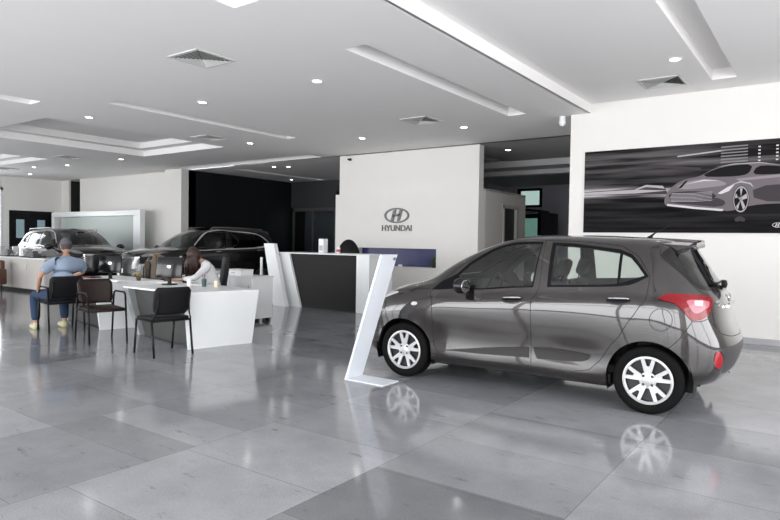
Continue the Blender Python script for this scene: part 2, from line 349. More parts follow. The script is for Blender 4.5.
# left part: white wall, pier, far-left wall with black double door
bm = B(); box(bm, -23.5, -17.55, 12.30, 12.5, 0, 3.7); box(bm, -17.55, -16.70, 11.95, 12.5, 0, 3.62); struct('wall_left_back', bm, white_wall)
bm = B(); box(bm, -24.85, -24.25, 12.25, 12.33, 0, 3.7); struct('wall_left_pier', bm, white_wall)
bm = B(); box(bm, -25.0, -22.9, 12.95, 13.05, 0, 3.7); box(bm, -23.5, -23.4, 12.5, 12.95, 0, 3.7); box(bm, -24.85, -24.27, 12.34, 12.95, 0, 3.7); struct('wall_left_recess', bm, mat('dark_recess_paint', (0.018, 0.02, 0.02), 0.6))
DY0, DY1, DZ = 10.40, 11.90, 2.32
bm = B(); box(bm, -25.1, -24.82, 10.15, DY0, 0, 3.7); box(bm, -25.1, -24.82, DY1, 13, 0, 3.7); box(bm, -25.1, -24.82, DY0, DY1, DZ, 3.7)
box(bm, -25.1, -24.82, -3.2, 7.6, 0, 3.7); box(bm, -25.1, -24.82, 7.6, 10.15, 3.2, 3.7); struct('wall_left', bm, white_wall)
for k, (a, b) in enumerate(((DY0, (DY0 + DY1) / 2 - .005), ((DY0 + DY1) / 2 + .005, DY1))):
    bm = B(); wy0, wy1 = a + .22, b - .22
    box(bm, -24.95, -24.90, a + .02, wy0, 0.01, DZ - .03); box(bm, -24.95, -24.90, wy1, b - .02, 0.01, DZ - .03); box(bm, -24.95, -24.90, wy0, wy1, 0.01, 1.35); box(bm, -24.95, -24.90, wy0, wy1, 2.05, DZ - .03)
    d = struct('door_%d' % (3 + k), bm, black_plastic)
    bm = B(); box(bm, -24.93, -24.925, wy0, wy1, 1.35, 2.05); build('window_pane', bm, glass('small_door_pane', (0.16, 0.19, 0.20), 0.05), d)
bm = B(); box(bm, -24.98, -24.80, DY0 - .06, DY0 + .02, 0, DZ + .06); box(bm, -24.98, -24.80, DY1 - .02, DY1 + .06, 0, DZ + .06); box(bm, -24.98, -24.80, DY0, DY1, DZ - .03, DZ + .06); box(bm, -24.96, -24.88, (DY0 + DY1) / 2 - .03, (DY0 + DY1) / 2 + .03, 0, DZ - .03); struct('trim_4', bm, black_plastic)
bm = B(); box(bm, -24.9, -24.82, 7.6, 7.7, 0, 3.2); box(bm, -24.9, -24.82, 10.05, 10.15, 0, 3.2); box(bm, -24.9, -24.82, 7.6, 10.15, 3.1, 3.2); box(bm, -24.9, -24.82, 8.85, 8.93, 0, 3.1)
wn = struct('window_2', bm, mat('white_window_frame', (0.7, 0.7, 0.7), 0.4))
bm = B(); box(bm, -24.87, -24.86, 7.7, 8.85, 0.02, 3.1); box(bm, -24.87, -24.86, 8.93, 10.05, 0.02, 3.1); build('window_pane', bm, glass('clear_glass', (0.9, 0.92, 0.92), 0.05), wn)
# white display portal standing before the left wall, with a pale glass panel
p = thing('display_portal', 'wide white portal frame with green glass panel before the left back wall', 'frame', (0, 0, 0))
bm = B(); box(bm, -24.3, -18.42, 11.62, 11.80, 2.16, 2.34, .01); build('lintel', bm, laminate, p)
for x in (-24.3, -18.82):
    bm = B(); box(bm, x, x + .40 if x > -20 else x + .2, 11.62, 11.80, 0, 2.16, .01); build('post', bm, laminate, p)
bm = B(); box(bm, -23.6, -18.85, 11.70, 11.715, 0.02, 2.15); build('glass_panel', bm, glass('pale_green_glass', (0.72, 0.78, 0.75), 0.02, .3, .45), p)

# shop front behind the camera and to the right: solid parts and mullions of the glazed facade
bm = B(); box(bm, -18.7, -17.2, -3.2, -3.0, 0, 3.7); box(bm, -8.6, -7.6, -3.2, -3.0, 0, 3.7); box(bm, -25.1, -23.5, -3.2, -3.0, 0, 3.7); box(bm, -25.1, 4.3, -3.2, -3.0, 3.5, 3.95); box(bm, 3.9, 4.3, -3.2, -3.0, 0, 3.9); struct('wall_front', bm, white_wall)
bm = B(); box(bm, 4.0, 4.3, -3.2, 0.0, 0, 4.3); box(bm, 4.0, 4.3, 7.2, 10.75, 0, 4.3); box(bm, 4.0, 4.3, 0.0, 7.2, 3.5, 4.3); struct('wall_right_side', bm, white_wall)
frame_m = mat('dark_facade_frame', (0.04, 0.04, 0.045), 0.4)
bm = B()
for x in (-7.55, -5.3, -3.0, -.7, 1.6, 3.85): box(bm, x - .05, x + .05, -3.15, -3.03, 0, 3.5)
box(bm, -7.6, 3.9, -3.15, -3.03, 2.55, 2.65); box(bm, -7.6, 3.9, -3.15, -3.03, 0, .12)
struct('window_3', bm, frame_m)
bm = B()
for y in (0.05, 2.4, 4.8, 7.15): box(bm, 4.05, 4.15, y - .05, y + .05, 0, 3.5)
box(bm, 4.05, 4.15, 0, 7.2, 2.55, 2.65); box(bm, 4.05, 4.15, 0, 7.2, 0, .12)
struct('window_4', bm, frame_m)
bm = B()
for x in (-23.45, -21.1, -18.75): box(bm, x - .05, x + .05, -3.15, -3.03, 0, 3.5)
box(bm, -23.5, -18.7, -3.15, -3.03, 0, .12)
struct('window_5', bm, frame_m)
bm = B()
for x in (-17.15, -14.3, -11.5, -8.65): box(bm, x - .05, x + .05, -3.15, -3.03, 0, 3.5)
box(bm, -17.2, -8.6, -3.15, -3.03, 2.55, 2.65); box(bm, -17.2, -8.6, -3.15, -3.03, 0, .12)
struct('added_window_6', bm, frame_m)  # unseen glazing bay, added to brighten the ceiling and left walls

# ---------------------------------------------------------------- ceiling lights, diffusers, cameras
light_m = mat('downlight_lens', (1, 1, 1), 0.5, emit=(1.0, 0.97, 0.92), estr=22)
def downlight(name):
    t = thing(name, '', 'light')
    bm = B(); lathe(bm, [(.062, .004), (.062, -.012), (.082, -.012), (.086, -.002), (.086, .004)], 24); build('ring', bm, mat('white_trim_ring', (0.8, 0.8, 0.8), 0.4), t, True)
    bm = B(); lathe(bm, [(0, -.006), (.062, -.006), (.062, -.003), (0, -.003)], 24); build('lens', bm, light_m, t)
    return t
DL = [((-5.86, 6.37, ZC), 'round recessed ceiling light nearest the long central ceiling slot'),
      ((-8.33, 6.35, ZC), 'round recessed ceiling light behind the big square air diffuser'),
      ((-11.17, 6.01, ZC), 'round recessed ceiling light at upper left, alone left of the long faint slot'),
      ((-8.24, 10.39, ZC), 'round recessed ceiling light in front of the white logo wall, left one of two'),
      ((-5.78, 10.40, ZC), 'round recessed ceiling light right of the logo wall, beside the dark diffuser'),
      ((-10.88, 9.61, ZC), 'round recessed ceiling light just right of the stepped ceiling tray'),
      ((-16.28, 9.68, ZC), 'round recessed ceiling light just left of the stepped ceiling tray'),
      ((-20.70, 9.36, ZC), 'ceiling light over the left car, nearer of the pair at far left'),
      ((-23.15, 10.33, ZC), 'ceiling light over the left car, farther of the pair at far left'),
      ((-19.16, 9.63, ZC), 'faint ceiling light between the far left pair and the stepped tray'),
      ((-6.23, 13.33, ZC - .02), 'ceiling light in the dark back passage, nearer of the two'),
      ((-6.24, 16.9, ZC - .02), 'ceiling light in the dark back passage, farther of the two'),
      ((-1.69, 8.45, ZR), 'ceiling light at upper right above the large poster'),
      ((-13.6, 12.95, ZC - .02), 'ceiling light over the black panel wall, left of a close pair'),
      ((-13.2, 13.15, ZC - .02), 'ceiling light over the black panel wall, right of a close pair'),
      ((-15.9, 16.0, ZC - .02), 'small ceiling light above the glass door at the end of the left passage')]
d0 = downlight('ceiling_light')
for i, (loc, lab) in enumerate(DL):
    o = d0 if i == 0 else copy_tree(d0)
    o.location = loc; o['label'] = lab; o['group'] = 'recessed ceiling lights'
slat_m = mat('diffuser_slat', (0.62, 0.62, 0.60), 0.5); duct_m = mat('duct_dark', (0.03, 0.03, 0.03), 0.8)
def diffuser():
    t = thing('air_diffuser', '', 'vent'); s = .29
    bm = B(); box(bm, -s + .02, s - .02, -s + .02, s - .02, -.004, -.001); build('duct', bm, duct_m, t)
    bm = B()
    for a, b, c, d in ((-s, s, -s, -s + .03), (-s, s, s - .03, s), (-s, -s + .03, -s, s), (s - .03, s, -s, s)): box(bm, a, b, c, d, -.012, 0.0)
    build('frame', bm, slat_m, t)
    for q in range(4):      # four triangular sets of tilted slats
        bm = B()
        for k in range(7):
            r_ = .255 - k * .036
            if r_ < .03: break
            y = -r_; wv = r_ - .006
            vs = [bm.verts.new(p) for p in ((-wv, y, -.020), (wv, y, -.020), (wv - .014, y + .016, -.003), (-wv + .014, y + .016, -.003))]
            bm.faces.new(vs)
        bmesh.ops.rotate(bm, verts=bm.verts, cent=(0, 0, 0), matrix=Matrix.Rotation(R(90 * q), 3, 'Z'))
        build('slat_set', bm, slat_m, t)
    return t
VL = [((-6.34, 4.82, ZC), 'square white air diffuser nearest, above the desks'), ((-2.07, 9.53, ZR), 'square air diffuser in ceiling above the poster'),
      ((-6.12, 9.42, ZC), 'square air diffuser before the logo wall'), ((-11.1, 8.65, ZC), 'air diffuser between the long faint slot and the stepped tray'),
      ((-17.2, 8.7, ZC), 'air diffuser left of the stepped tray'), ((-22.0, 9.1, ZC), 'air diffuser at far left above the left car')]
v0 = diffuser()
for i, (loc, lab) in enumerate(VL):
    o = v0 if i == 0 else copy_tree(v0)
    o.location = loc; o['label'] = lab; o['group'] = 'square ceiling air diffusers'
t = thing('security_camera', 'white dome security camera at ceiling beside the picture wall edge', 'camera', (-3.86, 10.42, ZC))
bm = B(); lathe(bm, [(0, 0), (.05, 0), (.05, -.07), (.0, -.07)], 20); build('base', bm, laminate, t, 'auto')
bm = B(); lathe(bm, [(.055, -.07), (.058, -.11), (.045, -.15), (.02, -.17), (0, -.172)], 20); build('dome', bm, laminate, t, True)
t = thing('security_camera', 'tiny dark camera high on the white logo wall', 'camera', (-10.1, 12.28, 3.50))
bm = B(); box(bm, -.03, .03, -.05, 0, -.03, .03, .006); build('base', bm, black_plastic, t)
bm = B(); lathe(bm, [(0, .0), (.022, 0), (.026, .06), (0, .06)], 16, 'y', M=Matrix.Translation((0, -.11, 0))); build('lens', bm, black_gloss, t, 'auto')

# ---------------------------------------------------------------- logo on the centre wall
t = thing('wall_logo', 'grey metal oval emblem with raised brand lettering on the white wall', 'logo', (-8.57, 12.2, 2.05))
MX = Matrix.Rotation(R(90), 4, 'X')
bm = B(); oval_emblem(bm, .72, .37, .03, MX); grey_sign = mat('grey_sign_metal', (0.16, 0.16, 0.16), 0.45, metal=.3)
build('emblem', bm, grey_sign, t)
text('lettering', 'HYUNDAI', .20, grey_sign, t, (0, -.012, -.31), (R(90), 0, 0), .012, 1.0)
# niche things
t = thing('potted_plant', 'small green bushy plant at the right end of the blue wall niche', 'plant', (-7.60, 12.34, NZ0))
bm = B(); lathe(bm, [(0, 0), (.05, 0), (.065, .09), (.055, .09), (0, .08)], 20); build('pot', bm, mat('dark_pot', (0.03, 0.03, 0.02), 0.5), t, 'auto')
bm = B(); rnd = random.Random(3)
for k in range(90):
    a = rnd.uniform(0, 6.283); e = rnd.uniform(.2, 1.5); r_ = rnd.uniform(.05, .13); c_ = Vector((math.cos(a) * math.cos(e) * r_, math.sin(a) * math.cos(e) * r_, .10 + math.sin(e) * r_))
    d = Vector((rnd.uniform(-1, 1), rnd.uniform(-1, 1), rnd.uniform(-.3, 1))).normalized() * .035; s = d.cross(Vector((rnd.uniform(-1, 1), rnd.uniform(-1, 1), 1))).normalized() * .014
    bm.faces.new([bm.verts.new(p) for p in (c_ - d, c_ + s, c_ + d, c_ - s)])
build('foliage', bm, mat('leaf_green', (0.09, 0.14, 0.02), 0.5), t)
bm = B(); prism(bm, [(-.06, 0), (.06, 0), (.05, .05), (-.05, .05)], -.02, .0); o = build('name_card', bm, laminate); o.location = (-8.5, 12.28, NZ0); tag(o, 'small white card standing in the blue wall niche', 'card')

# ---------------------------------------------------------------- poster
PT = thing('wall_poster', 'long dark poster of a silver sports car on the right wall', 'poster', (0, 10.4, 0))
def poster_base():
    m = bpy.data.materials.new('night_street_print'); m.use_nodes = True; nt = m.node_tree; L = nt.links; N = nt.nodes; b = N['Principled BSDF']
    tc = N.new('ShaderNodeTexCoord'); mp = N.new('ShaderNodeMapping'); mp.inputs['Scale'].default_value = (.5, 1, 9); L.new(tc.outputs['Object'], mp.inputs[0])
    n = N.new('ShaderNodeTexNoise'); n.inputs['Scale'].default_value = 1.3; n.inputs['Detail'].default_value = 6; L.new(mp.outputs[0], n.inputs['Vector'])
    sp = N.new('ShaderNodeSeparateXYZ'); L.new(tc.outputs['Object'], sp.inputs[0])
    cr = N.new('ShaderNodeValToRGB'); mr = N.new('ShaderNodeMapRange'); mr.inputs[1].default_value = 1.62; mr.inputs[2].default_value = 3.0; L.new(sp.outputs['Z'], mr.inputs[0]); L.new(mr.outputs[0], cr.inputs[0])
    e = cr.color_ramp.elements; e[0].position = 0; e[0].color = (.012, .011, .013, 1); e[1].position = 1; e[1].color = (.03, .027, .028, 1)
    for p_, c_ in ((.35, .015), (.40, .05), (.45, .50), (.50, .42), (.54, .08), (.58, .04), (.7, .04), (.8, .09)):
        q = e.new(p_); q.color = (c_, c_ * .93, c_ * .95, 1)
    ra = N.new('ShaderNodeMapRange'); ra.inputs[1].default_value = .38; ra.inputs[2].default_value = .66; ra.inputs[3].default_value = .12; ra.inputs[4].default_value = 1.7; L.new(n.outputs['Fac'], ra.inputs[0])
    vm = N.new('ShaderNodeVectorMath'); vm.operation = 'SCALE'; L.new(cr.outputs[0], vm.inputs[0]); L.new(ra.outputs[0], vm.inputs['Scale']); L.new(vm.outputs[0], b.inputs['Base Color'])
    b.inputs['Roughness'].default_value = .6; b.inputs['Specular IOR Level'].default_value = .08
    return m
bm = B(); box(bm, -3.44, 1.6, -.02, 0, 1.62, 2.97); build('backing_print', bm, poster_base(), PT)
def ink(c, n): return mat(n, c, .6, spec=.08)
def layer(name, pts, m, k, smooth=0):
    if smooth:
        for _ in range(smooth):
            q = []
            for i in range(len(pts)):
                a, b = pts[i], pts[(i + 1) % len(pts)]
                q += [(a[0] * .75 + b[0] * .25, a[1] * .75 + b[1] * .25), (a[0] * .25 + b[0] * .75, a[1] * .25 + b[1] * .75)]
            pts = q
    bm = B(); y = -.02 - .0012 * k; bm.faces.new([bm.verts.new((x, y, z)) for x, z in pts]); bmesh.ops.triangulate(bm, faces=bm.faces)
    return build(name, bm, m, PT)
pale = ink((.42, .40, .41), 'print_pale'); silverp = ink((.155, .135, .145), 'print_silver'); darkp = ink((.010, .009, .010), 'print_dark'); midp = ink((.055, .048, .052), 'print_mid'); brightp = ink((.60, .58, .59), 'print_bright')
layer('light_streak', [(-3.43, 2.30), (-2.9, 2.315), (-2.17, 2.325), (-2.12, 2.22), (-2.8, 2.235), (-3.43, 2.24)], midp, 1)
layer('light_streak', [(-3.43, 2.290), (-2.6, 2.31), (-2.12, 2.28), (-2.6, 2.25), (-3.43, 2.245)], pale, 2)
layer('light_streak', [(-2.62, 2.315), (-2.45, 2.38), (-2.2, 2.355), (-2.17, 2.31), (-2.3, 2.33), (-2.45, 2.345), (-2.58, 2.31)], pale, 2)
layer('light_streak', [(-2.43, 2.70), (-1.67, 2.61), (-1.67, 2.57), (-2.42, 2.66)], midp, 1)
layer('light_streak', [(-2.0, 2.81), (-1.35, 2.86), (-1.35, 2.84), (-2.0, 2.79)], pale, 1)
for k in range(6):
    z = 2.66 + k * .045; layer('building_floor', [(-1.40, z), (-1.05, z + .008), (-1.05, z + .026), (-1.40, z + .02)], ink((.22, .21, .215), 'print_light'), 2)
for k in range(5):
    for x in (-.92, -.70): layer('window_dot', [(x, 2.66 + k * .05), (x + .03, 2.66 + k * .05), (x + .03, 2.68 + k * .05), (x, 2.68 + k * .05)], brightp, 2)
# the printed car: generic silver coupe
layer('printed_car_shadow', [(-2.25, 2.03), (-1.75, 1.95), (-1.2, 1.90), (1.3, 1.90), (1.3, 2.05), (-1.0, 2.1)], darkp, 2)
layer('printed_car_body', [(-2.18, 2.08), (-2.15, 2.24), (-2.02, 2.38), (-1.86, 2.45), (-1.67, 2.475), (-1.49, 2.59), (-1.23, 2.645), (-.9, 2.645), (-.6, 2.58), (-.2, 2.48), (.5, 2.43), (1.2, 2.36), (1.35, 2.15), (1.2, 2.03), (-.3, 2.03), (-.9, 2.05), (-1.21, 1.95), (-1.34, 1.945), (-1.74, 2.0), (-2.12, 2.03)], silverp, 3, 2)
layer('printed_hood_light', [(-2.02, 2.33), (-1.85, 2.41), (-1.6, 2.44), (-1.38, 2.40), (-1.28, 2.33), (-1.6, 2.30), (-1.9, 2.28)], ink((.27, .24, .255), 'print_hood'), 4, 2)
layer('printed_shoulder_light', [(-1.2, 2.42), (-.6, 2.46), (.4, 2.40), (.4, 2.37), (-.6, 2.42), (-1.15, 2.385)], ink((.46, .43, .45), 'print_hood'), 4)
layer('printed_side_shade', [(-.98, 2.30), (-.3, 2.33), (.9, 2.28), (1.1, 2.1), (-.3, 2.06), (-.95, 2.08)], midp, 4, 1)
layer('printed_windscreen', [(-1.67, 2.47), (-1.49, 2.575), (-1.23, 2.625), (-.98, 2.62), (-1.02, 2.50), (-1.10, 2.462), (-1.31, 2.452)], darkp, 4, 1)
layer('printed_side_window', [(-.99, 2.475), (-.93, 2.59), (-.78, 2.595), (-.5, 2.55), (-.25, 2.49), (-.5, 2.465), (-.81, 2.46)], darkp, 4, 1)
layer('printed_bumper_shade', [(-2.14, 2.09), (-1.75, 2.045), (-1.38, 2.0), (-1.30, 2.08), (-1.45, 2.16), (-1.5, 2.10), (-1.75, 2.062), (-2.09, 2.10)], midp, 4, 1)
layer('printed_hood_glint', [(-1.90, 2.36), (-1.62, 2.425), (-1.40, 2.40), (-1.62, 2.405)], brightp, 5)
layer('printed_roof_glint', [(-1.50, 2.60), (-1.23, 2.642), (-.9, 2.645), (-.6, 2.585), (-.9, 2.632), (-1.23, 2.63)], pale, 5)
layer('printed_fender_glint', [(-1.26, 2.33), (-1.13, 2.385), (-1.0, 2.35), (-.96, 2.28), (-1.02, 2.335), (-1.13, 2.36)], pale, 5)
layer('printed_hood_crease', [(-1.98, 2.31), (-1.87, 2.42), (-1.84, 2.42), (-1.93, 2.31)], darkp, 5)
layer('printed_grille', [(-2.12, 2.24), (-1.9, 2.258), (-1.66, 2.25), (-1.43, 2.20), (-1.5, 2.10), (-1.75, 2.065), (-2.07, 2.09)], ink((.035, .03, .035), 'print_grille'), 5, 1)
for k in range(7):
    z = 2.10 + k * .021; xa = -2.09 + abs(3 - k) * .008; layer('grille_bar', [(xa, z), (-1.75, z - .006), (-1.50, z + .008), (-1.50, z + .014), (-1.75, z + .002), (xa, z + .008)], pale, 6)
layer('printed_headlight', [(-1.43, 2.21), (-1.30, 2.30), (-1.20, 2.345), (-1.28, 2.24), (-1.38, 2.20)], brightp, 6)
layer('printed_sill', [(-2.13, 2.07), (-1.9, 2.04), (-1.74, 2.015), (-1.34, 1.975), (-1.36, 1.945), (-1.74, 1.985), (-2.13, 2.04)], brightp, 6)
def wheelp(cx, cz, s, m1, m2, k):
    layer('printed_tyre', [(cx + .105 * s * math.cos(a * math.pi / 16), cz + .20 * s * math.sin(a * math.pi / 16)) for a in range(32)], m1, k)
    for q in range(5):
        a = q * 1.2566 + .3
        layer('printed_spoke', [(cx + .08 * s * math.cos(a - .22), cz + .165 * s * math.sin(a - .22)), (cx + .08 * s * math.cos(a + .22), cz + .165 * s * math.sin(a + .22)), (cx, cz + .03), (cx - .01, cz - .02)], m2, k + 1)
    n = 28
    for r0, r1 in ((.098, .088),):
        bm = B(); A = [bm.verts.new((cx + r0 * s * math.cos(2 * math.pi * i / n), -.02 - .0012 * (k + 1), cz + r0 * 1.95 * s * math.sin(2 * math.pi * i / n))) for i in range(n)]; D = [bm.verts.new((cx + r1 * s * math.cos(2 * math.pi * i / n), -.02 - .0012 * (k + 1), cz + r1 * 1.95 * s * math.sin(2 * math.pi * i / n))) for i in range(n)]
        for i in range(n): bm.faces.new((A[i], A[(i + 1) % n], D[(i + 1) % n], D[i]))
        build('printed_rim', bm, m2, PT)
wheelp(-1.12, 2.115, 1.0, darkp, pale, 6); wheelp(.85, 2.10, .85, darkp, pale, 6)
layer('printed_reflection', [(-1.2, 1.83), (-1.13, 1.875), (-1.05, 1.83), (-1.07, 1.78), (-1.13, 1.80), (-1.18, 1.78)], midp, 3, 1)
bm = B(); oval_emblem(bm, .125, .07, .002, Matrix.Translation((-.655, -.024, 1.735)) @ MX); build('printed_emblem', bm, brightp, PT)
text('printed_lettering', 'HYUNDAI', .085, brightp, PT, (-.37, -.024, 1.735), (R(90), 0, 0), .001)

# ---------------------------------------------------------------- leaning price stand in front of the hatchback
t = thing('leaning_sign_stand', 'tall white leaning sign stand beside the front wheel of the grey car', 'sign stand', (-4.0, 4.95, 0))
stand_m = mat('white_powder_coat', (0.66, 0.69, 0.73), 0.35)
bm = B(); box(bm, -.01, .48, -.135, .135, 0, .012, .003); build('base_plate', bm, stand_m, t)
bm = B(); prism(bm, [(-.005, .012), (.02, .012), (.445, 1.285), (.42, 1.285)], -.13, .13, 'y'); build('panel', bm, stand_m, t)
bm = B(); oval_emblem(bm, .05, .03, .002, Matrix.Translation((.441, .09, 1.24)) @ Matrix.Rotation(R(90), 4, 'Z') @ Matrix.Rotation(R(90), 4, 'X') ); build('emblem', bm, mat('emblem_navy', (0.02, 0.03, 0.12), 0.4), t)

# ---------------------------------------------------------------- desks
def desk(name, label, dx, dy):
    t = thing(name, label, 'desk', (dx, dy, 0), 0, 'white angular sales desks')
    A, Bq, Cq, D = (-.83, -.40), (.70, -.50), (.92, .52), (-.75, .75)
    bm = B(); prism(bm, [A, Bq, Cq, D], .715, .74, 'z'); bmesh.ops.bevel(bm, geom=bm.edges[:], offset=.003, segments=1, affect='EDGES'); build('desktop', bm, laminate, t)
    # end panel on the right: a slab whose foot is shorter than its top
    bm = B(); n = Vector((Cq[0] - Bq[0], Cq[1] - Bq[1], 0)).normalized(); s = Vector((n.y, -n.x, 0)); b0 = Vector((Bq[0], Bq[1], 0)); L_ = (Vector((Cq[0], Cq[1], 0)) - b0).length
    q = [Vector((.60, -.36, 0)) , Vector((.60, -.36, 0)) + n * .90, b0 + n * L_ - s * .0 + Vector((0, 0, .715)), b0 + Vector((0, 0, .715))]
    o_ = [p + (-s) * .04 for p in q]; a = [bm.verts.new(p) for p in q]; b = [bm.verts.new(p) for p in o_]
    bm.faces.new(a); bm.faces.new(b[::-1])
    for i in range(4): bm.faces.new((a[i], b[i], b[(i + 1) % 4], a[(i + 1) % 4]))
    build('end_panel', bm, laminate, t)
    bm = B(); q = [(-.83, -.40, .715), (-.70, -.41, .715), (-.95, -.06, 0), (-1.05, -.05, 0)]; q2 = [(-.74, .70, .715), (-.70, .70, .715), (-.96, .62, 0), (-1.03, .62, 0)]
    a = [bm.verts.new(p) for p in q]; b = [bm.verts.new(p) for p in q2]; bm.faces.new(a); bm.faces.new(b[::-1])
    for i in range(4): bm.faces.new((a[i], b[i], b[(i + 1) % 4], a[(i + 1) % 4]))
    build('side_leg', bm, mat('pale_grey_laminate', (0.42, 0.44, 0.44), 0.35), t)
    bm = B(); q = [(-.74, -.30, .715), (.66, -.40, .715), (.55, -.25, .02), (-.86, -.04, .02)]; a = [bm.verts.new(p) for p in q]; b = [bm.verts.new(Vector(p) + Vector((0, .025, 0))) for p in q]
    bm.faces.new(a); bm.faces.new(b[::-1])
    for i in range(4): bm.faces.new((a[i], b[i], b[(i + 1) % 4], a[(i + 1) % 4]))
    build('modesty_panel', bm, laminate_grey, t)
    return t
desk('sales_desk', 'nearer white angular desk where the woman in white sits', -7.22, 5.22)
desk('sales_desk', 'farther white angular desk in front of the seated man', -9.62, 5.39)

# ---------------------------------------------------------------- visitor chairs
def chair(name, label, loc, rz, leather, arms):
    """faces its own +x; four steel tube legs, curved pad back"""
    t = thing(name, label, 'chair', loc, rz, 'black framed visitor chairs'); W = .245
    bm = B(); n = 8
    for k in range(n + 1):
        pass
    box(bm, -.22, .25, -.225, .225, .425, .475, .02)
    for v in bm.verts:
        if v.co.x > .2: v.co.z -= .012
        v.co.z -= .02 * (1 - min(1, (abs(v.co.y) / .22)) ** 2) * .5
    build('seat', bm, leather, t, True)
    bm = B(); pts = []
    nx, nz = 10, 8; rows = []
    for side in (0, 1):
        rows.append([])
        for j in range(nz + 1):
            v_ = j / nz; z = .50 + v_ * .33; row = []
            hw = .235 * (1 - .10 * abs(2 * v_ - 1) ** 4) * (.94 + .06 * v_)
            if j == nz: hw *= .90
            if j == 0: hw *= .90
            for i in range(nx + 1):
                s = -1 + 2 * i / nx; x = -.235 - .07 * v_ + .035 * s * s - (.0 if side else -.035) * (1)
                row.append(bm.verts.new((x, s * hw, z)))
            rows[side].append(row)
    for side in (0, 1):
        for j in range(nz):
            for i in range(nx):
                f = (rows[side][j][i], rows[side][j][i + 1], rows[side][j + 1][i + 1], rows[side][j + 1][i]); bm.faces.new(f if side else f[::-1])
    loop = lambda r_: [r_[0][i] for i in range(nx + 1)] + [r_[j][nx] for j in range(1, nz + 1)] + [r_[nz][i] for i in range(nx - 1, -1, -1)] + [r_[j][0] for j in range(nz - 1, 0, -1)]
    a, b = loop(rows[0]), loop(rows[1])
    for i in range(len(a)): bm.faces.new((a[i], a[(i + 1) % len(a)], b[(i + 1) % len(b)], b[i]))
    build('backrest', bm, leather, t, True)
    for s in (-1, 1):
        top = .66 if arms else .42
        bm = B(); tube(bm, [(-.27, s * W, .0), (-.20, s * W, top - .06 if arms else .43)], .014); build('leg', bm, black_metal, t, True)
        bm = B(); tube(bm, [(.26, s * W, .0), (.20, s * W, top - .06 if arms else .43)], .014); build('leg', bm, black_metal, t, True)
        if arms:
            bm = B(); tube(bm, [(-.20, s * W, .60), (-.185, s * W, .645), (-.14, s * W, .665), (.14, s * W, .665), (.185, s * W, .645), (.20, s * W, .60)], .013); build('armrest', bm, black_plastic, t, True)
        bm = B(); tube(bm, [(-.215, s * W, .44), (-.235, s * (W - .03), .52), (-.27, s * (W - .05), .62), (-.285, s * (W - .05), .76)], .010); build('back_support', bm, black_metal, t, True)
        bm = B(); tube(bm, [(-.215, s * W, .425), (.21, s * W, .425)], .010); build('seat_rail', bm, black_metal, t, True)
    for x in (-.20, .19):
        bm = B(); tube(bm, [(x, -W, .42), (x, W, .42)], .010); build('cross_bar', bm, black_metal, t, True)
    return t
chair('visitor_chair', 'armless black chair nearest, before the white desk of the woman', (-6.66, 4.52, 0), R(172), black_fabric, False)
chair('visitor_chair', 'dark brown armchair with tube arms standing between the two desks', (-8.11, 4.54, 0), R(-9), brown_leather, True)
chair('visitor_chair', 'black tube-armed chair the man in the blue shirt sits on', (-9.47, 4.67, 0), R(171), black_fabric, True)

# ---------------------------------------------------------------- computers and desk things
def monitor(name, label, loc, rz, w=.52, h=.33):
    t = thing(name, label, 'monitor', loc, rz)
    bm = B(); lathe(bm, [(0, 0), (.11, 0), (.11, .012), (.03, .02), (0, .02)], 24); build('foot', bm, black_plastic, t, 'auto')
    bm = B(); box(bm, -.025, .025, -.015, .015, .015, .20, .004); build('stand', bm, black_plastic, t)
    M = Matrix.Translation((0, 0, .22)) @ Matrix.Rotation(R(-8), 4, 'X')
    bm = B(); box(bm, -w / 2, w / 2, -.02, .015, -h / 2 + .03, h / 2 + .03, .012, M=M); build('housing', bm, black_gloss, t, 'auto')
    bm = B(); box(bm, -w / 2 + .015, w / 2 - .015, .0155, .018, -h / 2 + .045, h / 2 + .015, M=M); build('screen', bm, mat('screen_glass', (0.03, 0.035, 0.04), 0.1), t)
    bm = B(); oval_emblem(bm, .06, .04, .002, M @ Matrix.Translation((0, -.021, .04)) @ MX); build('emblem', bm, chrome, t)
    return t
monitor('computer_monitor', 'black monitor seen from behind on the nearer white desk', (-7.84, 5.42, .74), R(22), .42, .30)
monitor('computer_monitor', 'black monitor seen from behind on the farther desk, beside the man', (-9.38, 5.40, .74), R(28), .38, .27)
paper_m = mat('paper_white', (0.78, 0.78, 0.76), 0.6)
def sheet_stack(name, label, cat, loc, rz, w, d, h, m=None, n=3, group=None):
    bm = B()
    for k in range(n):
        box(bm, -w / 2, w / 2, -d / 2, d / 2, h * k / n, h * (k + 1) / n - .0004, M=Matrix.Rotation(R((k * 37) % 11 - 5), 4, 'Z'))
    o = build(name, bm, m or paper_m); o.location = loc; o.rotation_euler = (0, 0, rz); return tag(o, label, cat, group)
sheet_stack('paper_stack', 'loose white papers beside the monitor on the nearer desk', 'papers', (-8.12, 5.62, .7405), .4, .30, .21, .02)
sheet_stack('paper_stack', 'white papers before the leaning woman on the nearer desk', 'papers', (-7.52, 5.72, .7405), .2, .32, .24, .012)
sheet_stack('paper_stack', 'white papers on the right end of the farther desk', 'papers', (-8.92, 5.25, .7405), .1, .34, .24, .03)
sheet_stack('folder', 'dark red folder by the man on the farther desk', 'folder', (-10.05, 5.42, .7405), .3, .30, .22, .02, mat('dark_red_card', (0.12, 0.015, 0.02), 0.5), 1)
def cup(name, label, cat, loc, r_, h, m, content=None):
    t = thing(name, label, cat, loc)
    bm = B(); lathe(bm, [(0, 0), (r_ * .85, 0), (r_, h), (r_ - .004, h), (r_ * .8, .006), (0, .006)], 20); build('body', bm, m, t, 'auto')
    return t
pc = cup('pencil_cup', 'dark teal pencil cup on the nearer desk in front of the woman', 'cup', (-7.18, 5.52, .74), .035, .11, mat('dark_teal', (0.02, 0.07, 0.08), 0.4))
